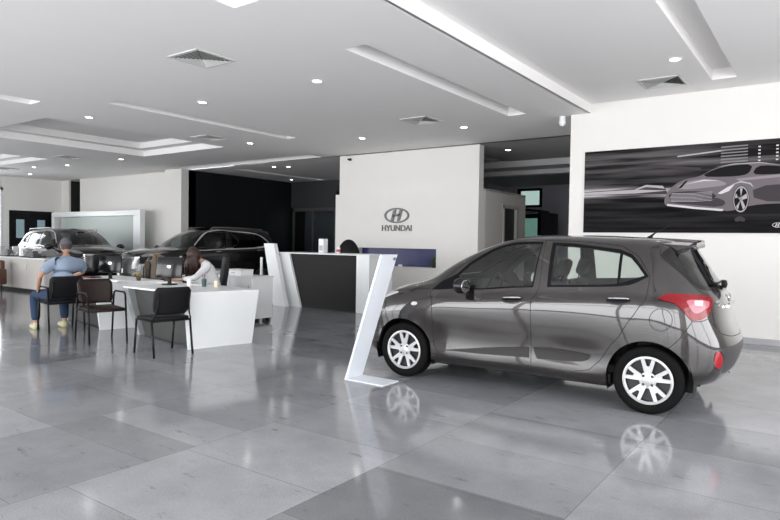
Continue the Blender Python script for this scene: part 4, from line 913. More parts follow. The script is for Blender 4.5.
H=[
[(1.83,0,0.2),(1.89,0,0.27),(1.925,0,0.42),(1.92,0,0.58),(1.87,0,0.69),(1.84,0,0.73),(1.805,0,0.765),(1.8,0,0.775),(1.79,0,0.785),(1.785,0,0.795),(1.775,0,0.81),(1.765,0,0.822)],
[(1.8,0.33,0.2),(1.86,0.34,0.27),(1.89,0.35,0.42),(1.885,0.35,0.58),(1.83,0.33,0.7),(1.8,0.32,0.74),(1.765,0.3,0.785),(1.755,0.26,0.8),(1.75,0.21,0.81),(1.755,0.17,0.815),(1.76,0.08,0.82),(1.765,0,0.822)],
[(1.7,0.58,0.2),(1.745,0.62,0.27),(1.77,0.64,0.42),(1.77,0.64,0.58),(1.71,0.61,0.72),(1.68,0.58,0.77),(1.63,0.54,0.82),(1.62,0.48,0.845),(1.62,0.4,0.86),(1.63,0.32,0.87),(1.64,0.16,0.88),(1.645,0,0.883)],
[(1.52,0.7,0.2),(1.55,0.755,0.25),(1.56,0.77,0.4),(1.56,0.78,0.58),(1.52,0.765,0.76),(1.5,0.74,0.82),(1.45,0.69,0.875),(1.43,0.62,0.9),(1.42,0.52,0.925),(1.43,0.42,0.94),(1.45,0.2,0.95),(1.455,0,0.955)],
[(1.2,0.745,0.2),(1.2,0.8,0.27),(1.2,0.825,0.42),(1.2,0.835,0.61),(1.2,0.815,0.815),(1.2,0.79,0.86),(1.2,0.74,0.915),(1.2,0.68,0.95),(1.2,0.6,0.975),(1.22,0.48,0.99),(1.25,0.24,1),(1.255,0,1.005)],
[(1,0.74,0.19),(1,0.795,0.24),(1,0.803,0.4),(1,0.828,0.6),(1,0.825,0.83),(1,0.803,0.865),(1,0.76,0.945),(1,0.7,0.99),(1,0.62,1.028),(1.05,0.5,1.038),(1.12,0.25,1.048),(1.14,0,1.053)],
[(0.75,0.74,0.19),(0.75,0.795,0.24),(0.75,0.803,0.4),(0.75,0.822,0.6),(0.75,0.825,0.85),(0.75,0.803,0.885),(0.75,0.775,0.955),(0.76,0.7,1.07),(0.8,0.615,1.139),(0.84,0.52,1.154),(0.91,0.27,1.169),(0.93,0,1.174)],
[(0.42,0.74,0.19),(0.42,0.795,0.24),(0.42,0.803,0.4),(0.42,0.822,0.6),(0.42,0.825,0.87),(0.42,0.803,0.905),(0.42,0.775,0.97),(0.42,0.705,1.16),(0.46,0.6,1.313),(0.49,0.5,1.333),(0.56,0.26,1.353),(0.58,0,1.358)],
[(0.1,0.74,0.19),(0.1,0.795,0.24),(0.1,0.803,0.4),(0.1,0.822,0.6),(0.1,0.825,0.895),(0.1,0.803,0.93),(0.1,0.775,1.005),(0.1,0.705,1.23),(0.1,0.595,1.425),(0.12,0.49,1.455),(0.16,0.25,1.475),(0.18,0,1.48)],
[(-0.3,0.74,0.19),(-0.3,0.795,0.24),(-0.3,0.803,0.4),(-0.3,0.822,0.6),(-0.3,0.825,0.915),(-0.3,0.803,0.95),(-0.3,0.775,1.035),(-0.3,0.705,1.25),(-0.3,0.595,1.44),(-0.3,0.49,1.485),(-0.3,0.25,1.503),(-0.3,0,1.507)],
[(-0.7,0.74,0.19),(-0.7,0.795,0.24),(-0.7,0.803,0.4),(-0.7,0.828,0.61),(-0.7,0.825,0.94),(-0.7,0.803,0.975),(-0.7,0.775,1.055),(-0.7,0.7,1.26),(-0.7,0.59,1.43),(-0.7,0.485,1.478),(-0.7,0.25,1.497),(-0.7,0,1.502)],
[(-1.05,0.745,0.2),(-1.05,0.8,0.27),(-1.05,0.825,0.43),(-1.05,0.838,0.62),(-1.05,0.825,0.95),(-1.05,0.803,0.985),(-1.05,0.765,1.085),(-1.05,0.69,1.265),(-1.05,0.58,1.415),(-1.05,0.475,1.465),(-1.05,0.25,1.484),(-1.05,0,1.488)],
[(-1.28,0.735,0.22),(-1.28,0.79,0.28),(-1.28,0.82,0.43),(-1.28,0.832,0.62),(-1.28,0.815,0.95),(-1.28,0.793,0.985),(-1.28,0.752,1.1),(-1.27,0.67,1.265),(-1.25,0.57,1.395),(-1.27,0.465,1.445),(-1.29,0.25,1.462),(-1.29,0,1.467)],
[(-1.431,0.7,0.25),(-1.451,0.76,0.3),(-1.461,0.79,0.42),(-1.471,0.8,0.62),(-1.465,0.775,0.93),(-1.46,0.755,0.98),(-1.45,0.7,1.08),(-1.39,0.61,1.24),(-1.335,0.54,1.37),(-1.353,0.45,1.41),(-1.4,0.24,1.425),(-1.405,0,1.43)],
[(-1.582,0.6,0.27),(-1.617,0.65,0.33),(-1.642,0.68,0.45),(-1.652,0.68,0.62),(-1.595,0.66,0.9),(-1.58,0.645,0.97),(-1.55,0.61,1.05),(-1.46,0.55,1.2),(-1.39,0.49,1.33),(-1.375,0.41,1.385),(-1.405,0.22,1.42),(-1.405,0,1.43)],
[(-1.662,0.46,0.29),(-1.702,0.49,0.36),(-1.737,0.51,0.48),(-1.752,0.51,0.6),(-1.67,0.5,0.88),(-1.655,0.49,0.96),(-1.625,0.46,1.03),(-1.525,0.41,1.18),(-1.45,0.36,1.31),(-1.42,0.3,1.37),(-1.42,0.17,1.41),(-1.405,0,1.43)],
[(-1.702,0.25,0.3),(-1.752,0.26,0.37),(-1.792,0.27,0.49),(-1.802,0.27,0.6),(-1.71,0.27,0.86),(-1.695,0.26,0.95),(-1.665,0.25,1.02),(-1.565,0.22,1.165),(-1.48,0.19,1.3),(-1.44,0.16,1.365),(-1.43,0.09,1.405),(-1.405,0,1.43)],
[(-1.712,0,0.3),(-1.762,0,0.37),(-1.807,0,0.49),(-1.817,0,0.6),(-1.72,0,0.85),(-1.705,0,0.945),(-1.675,0,1.015),(-1.575,0,1.16),(-1.49,0,1.295),(-1.45,0,1.36),(-1.435,0,1.405),(-1.405,0,1.43)]]
def car_paint(name, col, metal, rough, coat=1.0, ior=1.6):
    m = mat(name, col, rough, metal=metal, coat=coat); b = m.node_tree.nodes['Principled BSDF']; b.inputs['Coat IOR'].default_value = ior; b.inputs['Coat Roughness'].default_value = .02
    return m
suv_glass = glass('suv_tinted_glass', (0.42, 0.47, 0.46), 0.05)
tint_glass = glass('car_glass', (0.80, 0.85, 0.82), 0.08)
seam_m = mat('panel_gap', (0.006, 0.006, 0.006), 0.7)
trim_m = mat('door_trim_black', (0.005, 0.005, 0.006), 0.6, spec=.1)
clad_m = mat('door_molding_grey', (0.018, 0.016, 0.016), 0.45, spec=.3)
liner_m = mat('cabin_lining', (0.014, 0.014, 0.015), 0.85, spec=.15)
red_lens = mat('red_lamp_lens', (0.17, 0.002, 0.006), 0.15, spec=.3, coat=.3)
clear_lens = mat('clear_lamp_lens', (0.62, 0.58, 0.60), 0.12, metal=0.3, coat=1.0)

def inside_poly(poly, U, V):
    n = len(poly); r_ = np.zeros(len(U), bool); j = n - 1
    for i in range(n):
        xi, yi = poly[i]; xj, yj = poly[j]
        if yi != yj:
            c = ((yi > V) != (yj > V)) & (U < (xj - xi) * (V - yi) / (yj - yi) + xi); r_ ^= c
        j = i
    return r_
def dense(poly, closed=True, step=.12):
    out = []; n = len(poly)
    for i in range(n if closed else n - 1):
        a, b = poly[i], poly[(i + 1) % n]; k = max(1, int(math.hypot(b[0] - a[0], b[1] - a[1]) / step))
        out += [(a[0] + (b[0] - a[0]) * q / k, a[1] + (b[1] - a[1]) * q / k) for q in range(k)]
    if not closed: out.append(poly[-1])
    return out
def smooth_line(p, closed=False):
    q = []
    n = len(p)
    for i in range(n if closed else n - 1):
        a, b = p[i], p[(i + 1) % n]; q += [(a[0] * .78 + b[0] * .22, a[1] * .78 + b[1] * .22), (a[0] * .22 + b[0] * .78, a[1] * .22 + b[1] * .78)]
    if not closed: q[0] = p[0]; q[-1] = p[-1]
    return q
def ribbon(S, line, wd, closed=False):
    """a strip of width wd (metres) on the surface along a uv polyline"""
    l = np.array(dense(line, closed, .15)); u, v = l[:, 0], l[:, 1]; e = 1e-3
    if closed: t = np.roll(l, -1, 0) - np.roll(l, 1, 0)
    else: t = np.gradient(l, axis=0)
    uu = np.clip(u, e, S.nu - 1 - e); vv = np.clip(v, e, S.nv - 1 - e)
    Pu = (S(uu + e, vv) - S(uu - e, vv)) / (2 * e); Pv = (S(uu, vv + e) - S(uu, vv - e)) / (2 * e)
    T = Pu * t[:, :1] + Pv * t[:, 1:]; T /= np.maximum(np.linalg.norm(T, axis=1), 1e-9)[:, None]
    N = np.cross(Pu, Pv); N /= np.maximum(np.linalg.norm(N, axis=1), 1e-9)[:, None]; D = np.cross(N, T)
    o = np.zeros((len(l), 2))
    for i in range(len(l)):
        A = np.c_[Pu[i], Pv[i]]; o[i] = np.linalg.lstsq(A, D[i] * wd / 2, rcond=None)[0]
    a, b = l + o, l - o
    if closed: return [tuple(p) for p in a] , [tuple(p) for p in b]
    return [tuple(p) for p in a] + [tuple(p) for p in b[::-1]]
def uv_of(S, x, z, u, v):
    """surface parameters of the side point with local x and height z"""
    for _ in range(25):
        e = 1e-3; u = min(max(u, 1.2), S.nu - 3.5); v = min(max(v, e), S.nv - 1 - e)
        p = S([u], [v])[0]; pu = (S([u + e], [v])[0] - p) / e; pv = (S([u], [v + e])[0] - p) / e
        J = np.array([[pu[0], pv[0]], [pu[2], pv[2]]]); d = np.linalg.solve(J, [x - p[0], z - p[2]]); d = np.clip(d, -.5, .5); u += d[0]; v += d[1]
    return float(u), float(min(max(v, 0), S.nv - 1))
def arch_poly(S, cx, cz, rad, u0):
    pts = []; zb = float(S([u0], [0])[0][2]) + .001
    a0 = math.asin((zb - cz) / rad) if abs(zb - cz) < rad else 0
    for k in range(33):
        a = a0 + (math.pi - 2 * a0) * k / 32; pts.append(uv_of(S, cx + rad * math.cos(a), cz + rad * math.sin(a), u0 - math.cos(a) * 1.2, 1.5))
    pts[0] = (pts[0][0], 0.0); pts[-1] = (pts[-1][0], 0.0)
    return pts
def surface_regions(S, regions, step):
    """regions: (key, outer polygon, hole polygon or None), first match wins. Returns uv points, triangles, key per triangle"""
    nu, nv = S.nu - 1, S.nv - 1
    cols = max(40, int(S.ku[-1] / step)); rows = max(20, int(S.kv[-1] / step))
    us = np.interp(np.linspace(0, S.ku[-1], cols), S.ku, np.arange(S.nu)); vs = np.interp(np.linspace(0, S.kv[-1], rows), S.kv, np.arange(S.nv))
    sc = np.array([1.0, 1.0]); pts = []; edges = []
    def add_loop(l, closed=True):
        b = len(pts); n = len(l); pts.extend((min(max(p[0], 0), nu), min(max(p[1], 0), nv)) for p in l)
        edges.extend((b + i, b + (i + 1) % n) for i in range(n if closed else n - 1))
    for key, outer, hole in regions:
        add_loop(dense(outer, True, .2))
        if hole: add_loop(dense(hole, True, .2))
    border = [(u, 0) for u in us] + [(nu, v) for v in vs[1:]] + [(u, nv) for u in us[::-1][1:]] + [(0, v) for v in vs[::-1][1:-1]]
    con = np.array(pts); add_loop(border)
    U, V = np.meshgrid(us[1:-1], vs[1:-1], indexing='ij'); g = np.c_[U.ravel(), V.ravel()]
    du = cols / nu; dv = rows / nv
    if len(con):
        keep = np.ones(len(g), bool)
        for i in range(0, len(g), 400):
            d = np.hypot((g[i:i + 400, None, 0] - con[None, :, 0]) * du, (g[i:i + 400, None, 1] - con[None, :, 1]) * dv).min(1); keep[i:i + 400] = d > .35
        g = g[keep]
    pts.extend(map(tuple, g))
    r_ = delaunay_2d_cdt([Vector(p) for p in pts], edges, [], 0, 1e-6, False)
    P = np.array([tuple(v) for v in r_[0]]); T = np.array([list(f) for f in r_[2]]); c = P[T].mean(1)
    ok = (c[:, 0] >= 0) & (c[:, 0] <= nu) & (c[:, 1] >= 0) & (c[:, 1] <= nv); T = T[ok]; c = c[ok]
    keys = np.array(['body'] * len(T), dtype=object); done = np.zeros(len(T), bool)
    for key, outer, hole in regions:
        m_ = inside_poly(outer, c[:, 0], c[:, 1])
        if hole: m_ &= ~inside_poly(hole, c[:, 0], c[:, 1])
        m_ &= ~done; keys[m_] = key; done |= m_
    return P, T, keys
class Shell:
    def __init__(s, S, regions, step): 
        s.S = S; s.P, s.T, s.K = surface_regions(S, regions, step); s.X = S(s.P[:, 0], s.P[:, 1]); s.N = S.normal(s.P[:, 0], s.P[:, 1])
        s.N[np.isnan(s.N)] = 0
    def mesh(s, name, keys, m, parent, sides=(1, -1), off=0.0, liner=None, th=.022):
        T = s.T[np.isin(s.K, keys)]
        if not len(T): return None
        used, inv = np.unique(T, return_inverse=True); T = inv.reshape(T.shape); X = s.X[used]; N = s.N[used]
        co = []; fs = []; nn = []; mi = []
        for sd in sides:
            Y = X.copy(); Y[:, 1] = np.maximum(Y[:, 1], 0); M_ = N.copy(); f = np.array([1, sd, 1])
            tri = T if sd == 1 else T[:, ::-1]
            for k, (o_, flip) in enumerate(((off, False), (-th, True)) if liner else ((off, False),)):
                b = len(co); co.extend(((Y + M_ * o_) * f).tolist()); nn.extend(((-M_ if flip else M_) * f).tolist())
                t_ = tri[:, ::-1] if flip else tri; fs.extend((t_ + b).tolist()); mi.extend([k] * len(t_))
        me = bpy.data.meshes.new(name); me.from_pydata(co, [], fs)
        # orientation: make face winding agree with the surface normals
        a, b, c = (np.array(co)[[f_[i] for f_ in fs]] for i in range(3)); fn = np.cross(b - a, c - a); vn = np.array(nn)[[f_[0] for f_ in fs]]
        if ((fn * vn).sum(1) < 0).mean() > .5: me.clear_geometry(); me.from_pydata(co, [], [f_[::-1] for f_ in fs])
        me.materials.append(m)
        if liner: me.materials.append(liner); me.polygons.foreach_set('material_index', mi)
        me.polygons.foreach_set('use_smooth', [True] * len(me.polygons)); me.update()
        n_ = np.array(nn); bad = np.linalg.norm(n_, axis=1) < .5; n_[bad] = (0, 0, 1)
        me.normals_split_custom_set_from_vertices(n_.tolist())
        return newobj(name, me, parent)

def wheel(parent, cx, side, rad, trk, width, rimr, kind='cover'):
    """tyre > and a ten-armed cover; the outer face looks along +y*side"""
    M = Matrix.Translation((cx, side * (trk - width / 2), rad)) @ (Matrix.Identity(4) if side > 0 else Matrix.Rotation(math.pi, 4, 'Z'))
    w2 = width / 2
    bm = B(); lathe(bm, [(rimr * .98, -w2), (rad * .93, -w2), (rad * .985, -w2 + .012), (rad, -w2 + .035), (rad, w2 - .035), (rad * .99, w2 - .018), (rad * .95, w2 - .004), (rad * .85, w2 + .002), (rimr * 1.08, w2 - .002), (rimr * 1.02, w2 - .010), (rimr * .98, w2 - .014)], 56, 'y', M=M)
    w_ = build('wheel', bm, rubber, parent, True)
    bm = B(); lathe(bm, [(rimr * .99, -w2 + .01), (rimr * .90, -w2 + .02), (rimr * .88, w2 - .05), (rimr * .3, w2 - .06), (0, w2 - .06)], 40, 'y', M=M); build('rim_barrel', bm, mat('dark_steel_rim', (0.03, 0.03, 0.032), 0.5, metal=.5), w_, 'auto')
    bm = B(); lathe(bm, [(rimr * .93, w2 - .03), (rimr * 1.01, w2 - .012), (rimr * 1.0, w2 - .002), (rimr * .93, w2 + .001), (rimr * .885, w2 - .010), (rimr * .89, w2 - .03)], 56, 'y', M=M)
    lathe(bm, [(0, w2 - .005), (rimr * .14, w2 - .006), (rimr * .20, w2 - .012), (rimr * .34, w2 - .018), (rimr * .34, w2 - .035), (0, w2 - .035)], 40, 'y', M=M)
    n = 5
    for k in range(n):
        a0 = math.pi / 2 + k * 2 * math.pi / n + (.0 if kind == 'cover' else .3)
        for s in (-1, 1):
            a1 = a0 + s * .12; a2 = a0 + s * .245
            p0 = Vector((math.cos(a1) * rimr * .24, 0, math.sin(a1) * rimr * .24)); p1 = Vector((math.cos(a2) * rimr * .92, 0, math.sin(a2) * rimr * .92))
            d = (p1 - p0).normalized(); q = Vector((-d.z, 0, d.x)); w0, w1 = rimr * .085, rimr * .072
            ya, yb = w2 - .014, w2 - .006
            t_ = [(p0 - q * w0, ya), (p0 + q * w0, ya), (p1 + q * w1, yb), (p1 - q * w1, yb)]
            A = [bm.verts.new(M @ Vector((p.x, y, p.z))) for p, y in t_]; D = [bm.verts.new(M @ Vector((p.x, y - .02, p.z))) for p, y in t_]
            bm.faces.new(A); bm.faces.new(D[::-1])
            for i in range(4): bm.faces.new((A[i], D[i], D[(i + 1) % 4], A[(i + 1) % 4]))
        # web where the two arms leave the hub
        A = [bm.verts.new(M @ Vector((math.cos(a0 + da) * r_, w2 - .0125, math.sin(a0 + da) * r_))) for da, r_ in ((-.30, rimr * .25), (.30, rimr * .25), (.17, rimr * .60), (-.17, rimr * .60))]
        D = [bm.verts.new(v.co + (M.to_3x3() @ Vector((0, -.015, 0)))) for v in A]; bm.faces.new(A); bm.faces.new(D[::-1])
        for i in range(4): bm.faces.new((A[i], D[i], D[(i + 1) % 4], A[(i + 1) % 4]))
    cv = build('wheel_cover', bm, silver if kind == 'cover' else mat('dark_alloy', (0.10, 0.10, 0.10), .35, metal=.6), w_, 'auto')
    for k in range(4):
        a = math.pi / 4 + k * math.pi / 2; bm = B(); lathe(bm, [(0, .0), (rimr * .055, 0), (rimr * .06, .004), (0, .006)], 12, 'y', M=M @ Matrix.Translation((math.cos(a) * rimr * .25, w2 - .015, math.sin(a) * rimr * .25))); 
        build('lug_nut', bm, mat('lug_dark_metal', (0.06, 0.06, 0.06), .4, metal=.8), w_)  # lug nuts in one dark grey metal
    return w_

# outlines on the body surface: first number runs nose (0) to tail (17), second sill (0) to roof centre (11)
O_ = {
'front_door': [(5.547, 3.705), (5.345, 5.687), (5.939, 6.868), (6.363, 7.418), (6.732, 7.708), (7.386, 8.234), (8.034, 8.307), (8.822, 8.078), (8.842, 6.072), (8.687, 3.943), (8.701, 1.355), (7.602, 1.289), (6.265, 1.127), (5.808, 1.4), (5.608, 1.866)],
'rear_door': [(8.701, 1.355), (8.687, 3.943), (8.842, 6.072), (8.822, 8.078), (9.476, 8.1), (10.055, 7.959), (10.598, 7.856), (11.117, 7.242), (11.552, 6.335), (11.47, 3.974), (10.896, 3.345), (10.544, 2.754), (10.283, 2.032), (10.02, 1.538), (9.654, 1.362)],
'front_glass': [(6.369, 6.903), (6.731, 7.33), (7.423, 7.717), (7.77, 7.799), (8.077, 7.834), (8.733, 7.786), (8.70, 7.0), (8.647, 5.99), (7.831, 5.985), (6.947, 5.986), (6.57, 6.105)],
'mirror_sail': [(5.401, 5.75), (5.777, 6.628), (6.364, 7.015), (6.544, 6.037), (5.795, 5.78)],
'rear_door_glass': [(9.074, 7.762), (9.519, 7.741), (10.041, 7.613), (10.596, 7.478), (10.608, 6.055), (9.972, 6.042), (9.089, 6.023)],
'quarter_glass': [(10.66, 7.433), (10.863, 7.276), (10.947, 7.081), (11.36, 6.349), (10.665, 6.082)],
'rear_frame': [(8.984, 7.906), (9.503, 7.895), (10.027, 7.755), (10.569, 7.648), (10.874, 7.431), (11.018, 7.16), (11.523, 6.29), (10.917, 5.944), (10.638, 5.865), (9.977, 5.871), (9.012, 5.866)],
'front_frame': [(6.284, 6.951), (6.731, 7.498), (7.408, 7.873), (7.779, 7.945), (8.06, 7.962), (8.766, 7.915), (8.688, 5.839), (7.842, 5.81), (6.96, 5.834), (6.523, 5.866)],
'clad_f': [(5.995, 1.622), (7.259, 2.003), (8.199, 2.207), (8.646, 2.302), (8.653, 1.769), (7.268, 1.672)],
'clad_r': [(8.741, 2.324), (9.137, 2.386), (9.502, 2.363), (9.813, 2.314), (10.035, 2.257), (10.036, 2.129), (9.983, 2.013), (9.859, 1.917), (9.646, 1.866), (8.841, 1.78)],
'tail_lamp': [(11.885, 4.478), (11.967, 5.158), (12.13, 5.345), (12.883, 5.409), (13.812, 5.46), (14.283, 5.362), (14.574, 5.162), (14.407, 4.55), (14.264, 4.016), (13.954, 3.819), (13.592, 3.677), (13.331, 3.604), (13.187, 3.597), (12.967, 3.718), (12.774, 3.858), (12.432, 4.102)],
'lamp_clear': [(12.953, 4.781), (13.267, 5.0), (13.821, 4.98), (14.256, 4.9), (14.107, 4.186), (13.806, 3.968), (13.43, 3.821), (13.254, 3.815), (13.06, 3.997)],
'lamp_white': [(13.35, 4.85), (13.75, 4.85), (13.75, 4.3), (13.35, 4.3)],
'refl': [(14.61, 2.123), (14.656, 1.817), (14.588, 1.624), (14.438, 1.612), (14.279, 1.764), (14.162, 2.016), (14.099, 2.258), (14.095, 2.473), (14.148, 2.621), (14.245, 2.672), (14.365, 2.604), (14.493, 2.411)],
'fuel': [(12.478, 3.531), (12.468, 3.464), (12.429, 3.401), (12.363, 3.346), (12.271, 3.302), (12.159, 3.272), (12.032, 3.258), (11.933, 3.26), (11.848, 3.278), (11.773, 3.312), (11.713, 3.358), (11.674, 3.413), (11.659, 3.475), (11.67, 3.539), (11.704, 3.602), (11.76, 3.661), (11.832, 3.711), (11.914, 3.748), (11.999, 3.768), (12.123, 3.768), (12.237, 3.748), (12.335, 3.71), (12.409, 3.659), (12.458, 3.598)],
'repeater': [(4.452, 3.762), (4.559, 3.867), (4.815, 3.835), (4.861, 3.73), (4.711, 3.666), (4.523, 3.682)],
'headlamp': [(3.663, 5.368), (3.563, 5.736), (3.236, 5.963), (2.6, 5.9), (2.0, 5.6), (1.7, 5.0), (1.9, 4.5), (2.5, 4.4), (3.132, 4.72), (3.464, 5.158)],
'rear_glass': [(11.954, 7.483), (12.326, 7.739), (12.8, 8.25), (13.2, 8.9), (13.6, 9.4), (14.3, 10.0), (15, 10.4), (17, 10.4), (17, 6.2), (16, 6.17), (14.652, 6.156), (13.895, 6.144), (13.34, 6.398), (12.635, 6.894)],
'windscreen': [(5.35, 8.75), (6.2, 8.6), (7.4, 8.65), (8.0, 8.9), (8.2, 9.6), (8.3, 11), (5.15, 11), (5.15, 9.6)],
'grille_low': [(0, .8), (1.6, .9), (1.75, 1.9), (0, 2.1)],
'grille_top': [(0, 4.2), (1.2, 4.2), (1.35, 4.7), (0, 4.75)],
}
def build_car(root, S, paint, axF, axR, wr, archr, trk, detail, suv=False, step=.045, wheel_kind='cover', shell_out=None):
    tint_glass = suv_glass if suv else globals()['tint_glass']
    hatch_line = [(11.817, 7.95), (11.891, 7.486), (12.595, 6.75), (13.269, 6.254), (13.773, 5.875), (14.578, 5.281), (14.345, 3.961), (14.332, 3.547), (14.517, 3.418), (15.5, 3.35), (17, 3.3)]
    reg = []
    aF = arch_poly(S, axF, wr, archr, 4.0); aR = arch_poly(S, axR, wr, archr, 11.5)
    reg += [('hole', aF, None), ('hole', aR, None)]
    lamp = O_['tail_lamp']
    reg += [('lamp_white', O_['lamp_white'], None), ('lamp_clear', smooth_line(O_['lamp_clear'], True), None), ('tail_lamp', smooth_line(lamp, True), None), ('reflector', O_['refl'], None)]
    g1, g2, g3 = O_['front_glass'], O_['rear_door_glass'], O_['quarter_glass']
    reg += [('front_glass', g1, None), ('rear_door_glass', g2, None), ('quarter_glass', g3, None), ('mirror_sail', O_['mirror_sail'], None)]
    gw = .006
    a, b = ribbon(S, dense(O_['front_door'], True, .25), gw, True); reg.append(('seam', a, b) if abs(area(a)) > abs(area(b)) else ('seam', b, a))
    a, b = ribbon(S, dense(O_['rear_door'], True, .25), gw, True); reg.append(('seam', a, b) if abs(area(a)) > abs(area(b)) else ('seam', b, a))
    if suv:
        for pl in ([(6.2, 6.85), (7.4, 7.95), (8.2, 8.05), (10.6, 7.75), (11.05, 7.3), (11.62, 6.45), (11.3, 5.9), (9, 5.78), (6.6, 5.82)],):
            a, b = ribbon(S, smooth_line(pl, True), .042, True); reg.append(('chrome_line', a, b) if abs(area(a)) > abs(area(b)) else ('chrome_line', b, a))
    reg += [('rear_frame', O_['rear_frame'], None), ('front_frame', O_['front_frame'], None)]
    reg += [('clad_f', O_['clad_f'], None), ('clad_r', O_['clad_r'], None)]
    for ln in (hatch_line, [(5.35, 5.80), (4.6, 5.93), (3.5, 5.93), (2.4, 5.75), (1.6, 5.5), (0, 5.5)],
               [(12.35, 2.80), (12.8, 3.15), (13.187, 3.55)], [(13.187, 3.57), (13.55, 3.62), (13.996, 3.76), (14.332, 3.547)], [(3.5, 2.72), (3.3, 3.6), (3.2, 4.6)],
               [(5.3, 8.68), (5.05, 9.6), (5.05, 11)]):
        reg.append(('seam', ribbon(S, ln, gw), None))
    if not suv:
        fo = O_['fuel']; a, b = ribbon(S, fo, .005, True); reg.append(('seam', a, b) if abs(area(a)) > abs(area(b)) else ('seam', b, a))
        reg.append(('low_trim', [(13.964, 2.70), (14.332, 2.809), (15.091, 2.984), (17, 3.0), (17, .9), (15.2, .95), (14.75, 1.25), (14.75, 1.9), (14.68, 2.3), (14.45, 2.65), (14.2, 2.75)], None))
    reg += [('repeater', O_['repeater'], None), ('headlamp', smooth_line(O_['headlamp'], True), None), ('glass_border', ribbon(S, [(14.3, 10.0), (13.6, 9.4), (13.2, 8.9), (12.8, 8.25), (12.326, 7.739), (11.99, 7.46), (12.635, 6.92), (13.34, 6.43), (13.895, 6.19), (14.652, 6.2), (16, 6.21), (17, 6.24)], .05), None), ('rear_glass', O_['rear_glass'], None), ('windscreen', O_['windscreen'], None)]
    if suv:
        reg += [('grille', [(0, 1.9), (1.2, 1.9), (1.75, 2.6), (1.9, 3.6), (1.55, 4.6), (0, 4.75)], None), ('low_grille', [(0, .5), (1.8, .6), (2.0, 1.2), (0, 1.5)], None)]
    else:
        reg += [('grille', O_['grille_top'], None), ('low_grille', O_['grille_low'], None)]
    reg += [('front_door', O_['front_door'], None), ('rear_door', O_['rear_door'], None)]
    sh = Shell(S, reg, step)
    sh.mesh('body', ['body'] + ([] if not suv else ['low_trim']), paint, root, liner=liner_m)
    sh.mesh('panel_gap', ['seam'], seam_m, root, off=-.002)
    for sd in (1, -1):
        d = sh.mesh('door', ['front_door'], paint, root, (sd,), liner=liner_m)
        sh.mesh('window_glass', ['front_glass'], tint_glass, d, (sd,), off=-.004)
        sh.mesh('window_frame', ['front_frame', 'mirror_sail'], trim_m, d, (sd,), off=-.001, liner=liner_m)
        sh.mesh('side_molding', ['clad_f'], clad_m if not suv else paint, d, (sd,), off=.006)
        e = sh.mesh('door', ['rear_door'], paint, root, (sd,), liner=liner_m)
        sh.mesh('window_glass', ['rear_door_glass'], tint_glass, e, (sd,), off=-.004)
        sh.mesh('quarter_window', ['quarter_glass'], tint_glass, e, (sd,), off=-.004)
        sh.mesh('window_frame', ['rear_frame'], trim_m, e, (sd,), off=-.001, liner=liner_m)
        sh.mesh('side_molding', ['clad_r'], clad_m if not suv else paint, e, (sd,), off=.006)
        tl = sh.mesh('tail_lamp', ['tail_lamp'], red_lens, root, (sd,), off=.008)
        sh.mesh('clear_section', ['lamp_clear'], mat('pinkish_lamp_lens', (0.34, 0.10, 0.13), 0.2, coat=.3), tl, (sd,), off=.010)
        sh.mesh('reversing_light', ['lamp_white'], clear_lens, tl, (sd,), off=.011)
        sh.mesh('headlamp', ['headlamp'], clear_lens if not suv else mat('smoked_lamp_lens', (0.28, 0.28, 0.29), .2, metal=.3, coat=.3), root, (sd,), off=.003)
        sh.mesh('rear_reflector', ['reflector'], mat('red_reflector', (0.30, 0.005, 0.012), .15, coat=.3), root, (sd,), off=.004)
        sh.mesh('side_repeater', ['repeater'], clear_lens, root, (sd,), off=.004)
        # door handles
        for (hu, hv), par in (((8.22, 4.05), d), ((10.68, 4.15), e)):
            p = S([hu], [hv])[0]; n_ = S.normal([hu], [hv])[0]; t_ = Vector(S([hu + .3], [hv])[0] - S([hu - .3], [hv])[0]).normalized()
            bm = B(); c0 = Vector(p) + Vector(n_) * .022
            tube(bm, [c0 - t_ * .095 - Vector(n_) * .014, c0 - t_ * .07, c0, c0 + t_ * .07, c0 + t_ * .095 - Vector(n_) * .014], .014, 10, rs=[.007, .013, .015, .013, .007])
            ho = build('handle', bm, mat('handle_chrome_dark', (0.25, 0.25, 0.25), 0.15, metal=1.0) if not suv else chrome, par, True)
            bm = B(); ellipsoid(bm, (0, 0, 0), (.105, .008, .042)); M3 = Matrix((t_, Vector(n_), t_.cross(Vector(n_)))).transposed().to_4x4(); M3.translation = Vector(p) + Vector(n_) * .001 - Vector((0, 0, .012)); bmesh.ops.transform(bm, matrix=M3, verts=bm.verts)
            hc = build('handle_cup', bm, black_gloss, ho, True)
            if sd < 0:
                for q_ in (ho, hc):
                    q_.data.transform(Matrix.Diagonal((1, -1, 1, 1))); q_.data.flip_normals()
    if suv:
        for sd in (1, -1): sh.mesh('window_chrome_line', ['chrome_line'], mat('satin_bright_trim', (0.55, 0.55, 0.56), .3, metal=.4), root, (sd,), off=.004)
    sh.mesh('rear_window', ['rear_glass'], tint_glass, root, off=-.003)
    sh.mesh('rear_window_border', ['glass_border'], black_gloss, root, off=-.002)
    sh.mesh('windscreen', ['windscreen'], tint_glass, root, off=-.003)
    grl = sh.mesh('grille', ['grille'], black_gloss if not suv else mat('grille_mesh_black', (0.02, 0.02, 0.02), .3), root, off=.0)
    sh.mesh('lower_grille', ['low_grille'], black_plastic, root, off=.0)
    if not suv: sh.mesh('rear_bumper_insert', ['low_trim'], mat('smoky_bumper_plastic', (0.035, 0.033, 0.035), .35), root, off=.001)
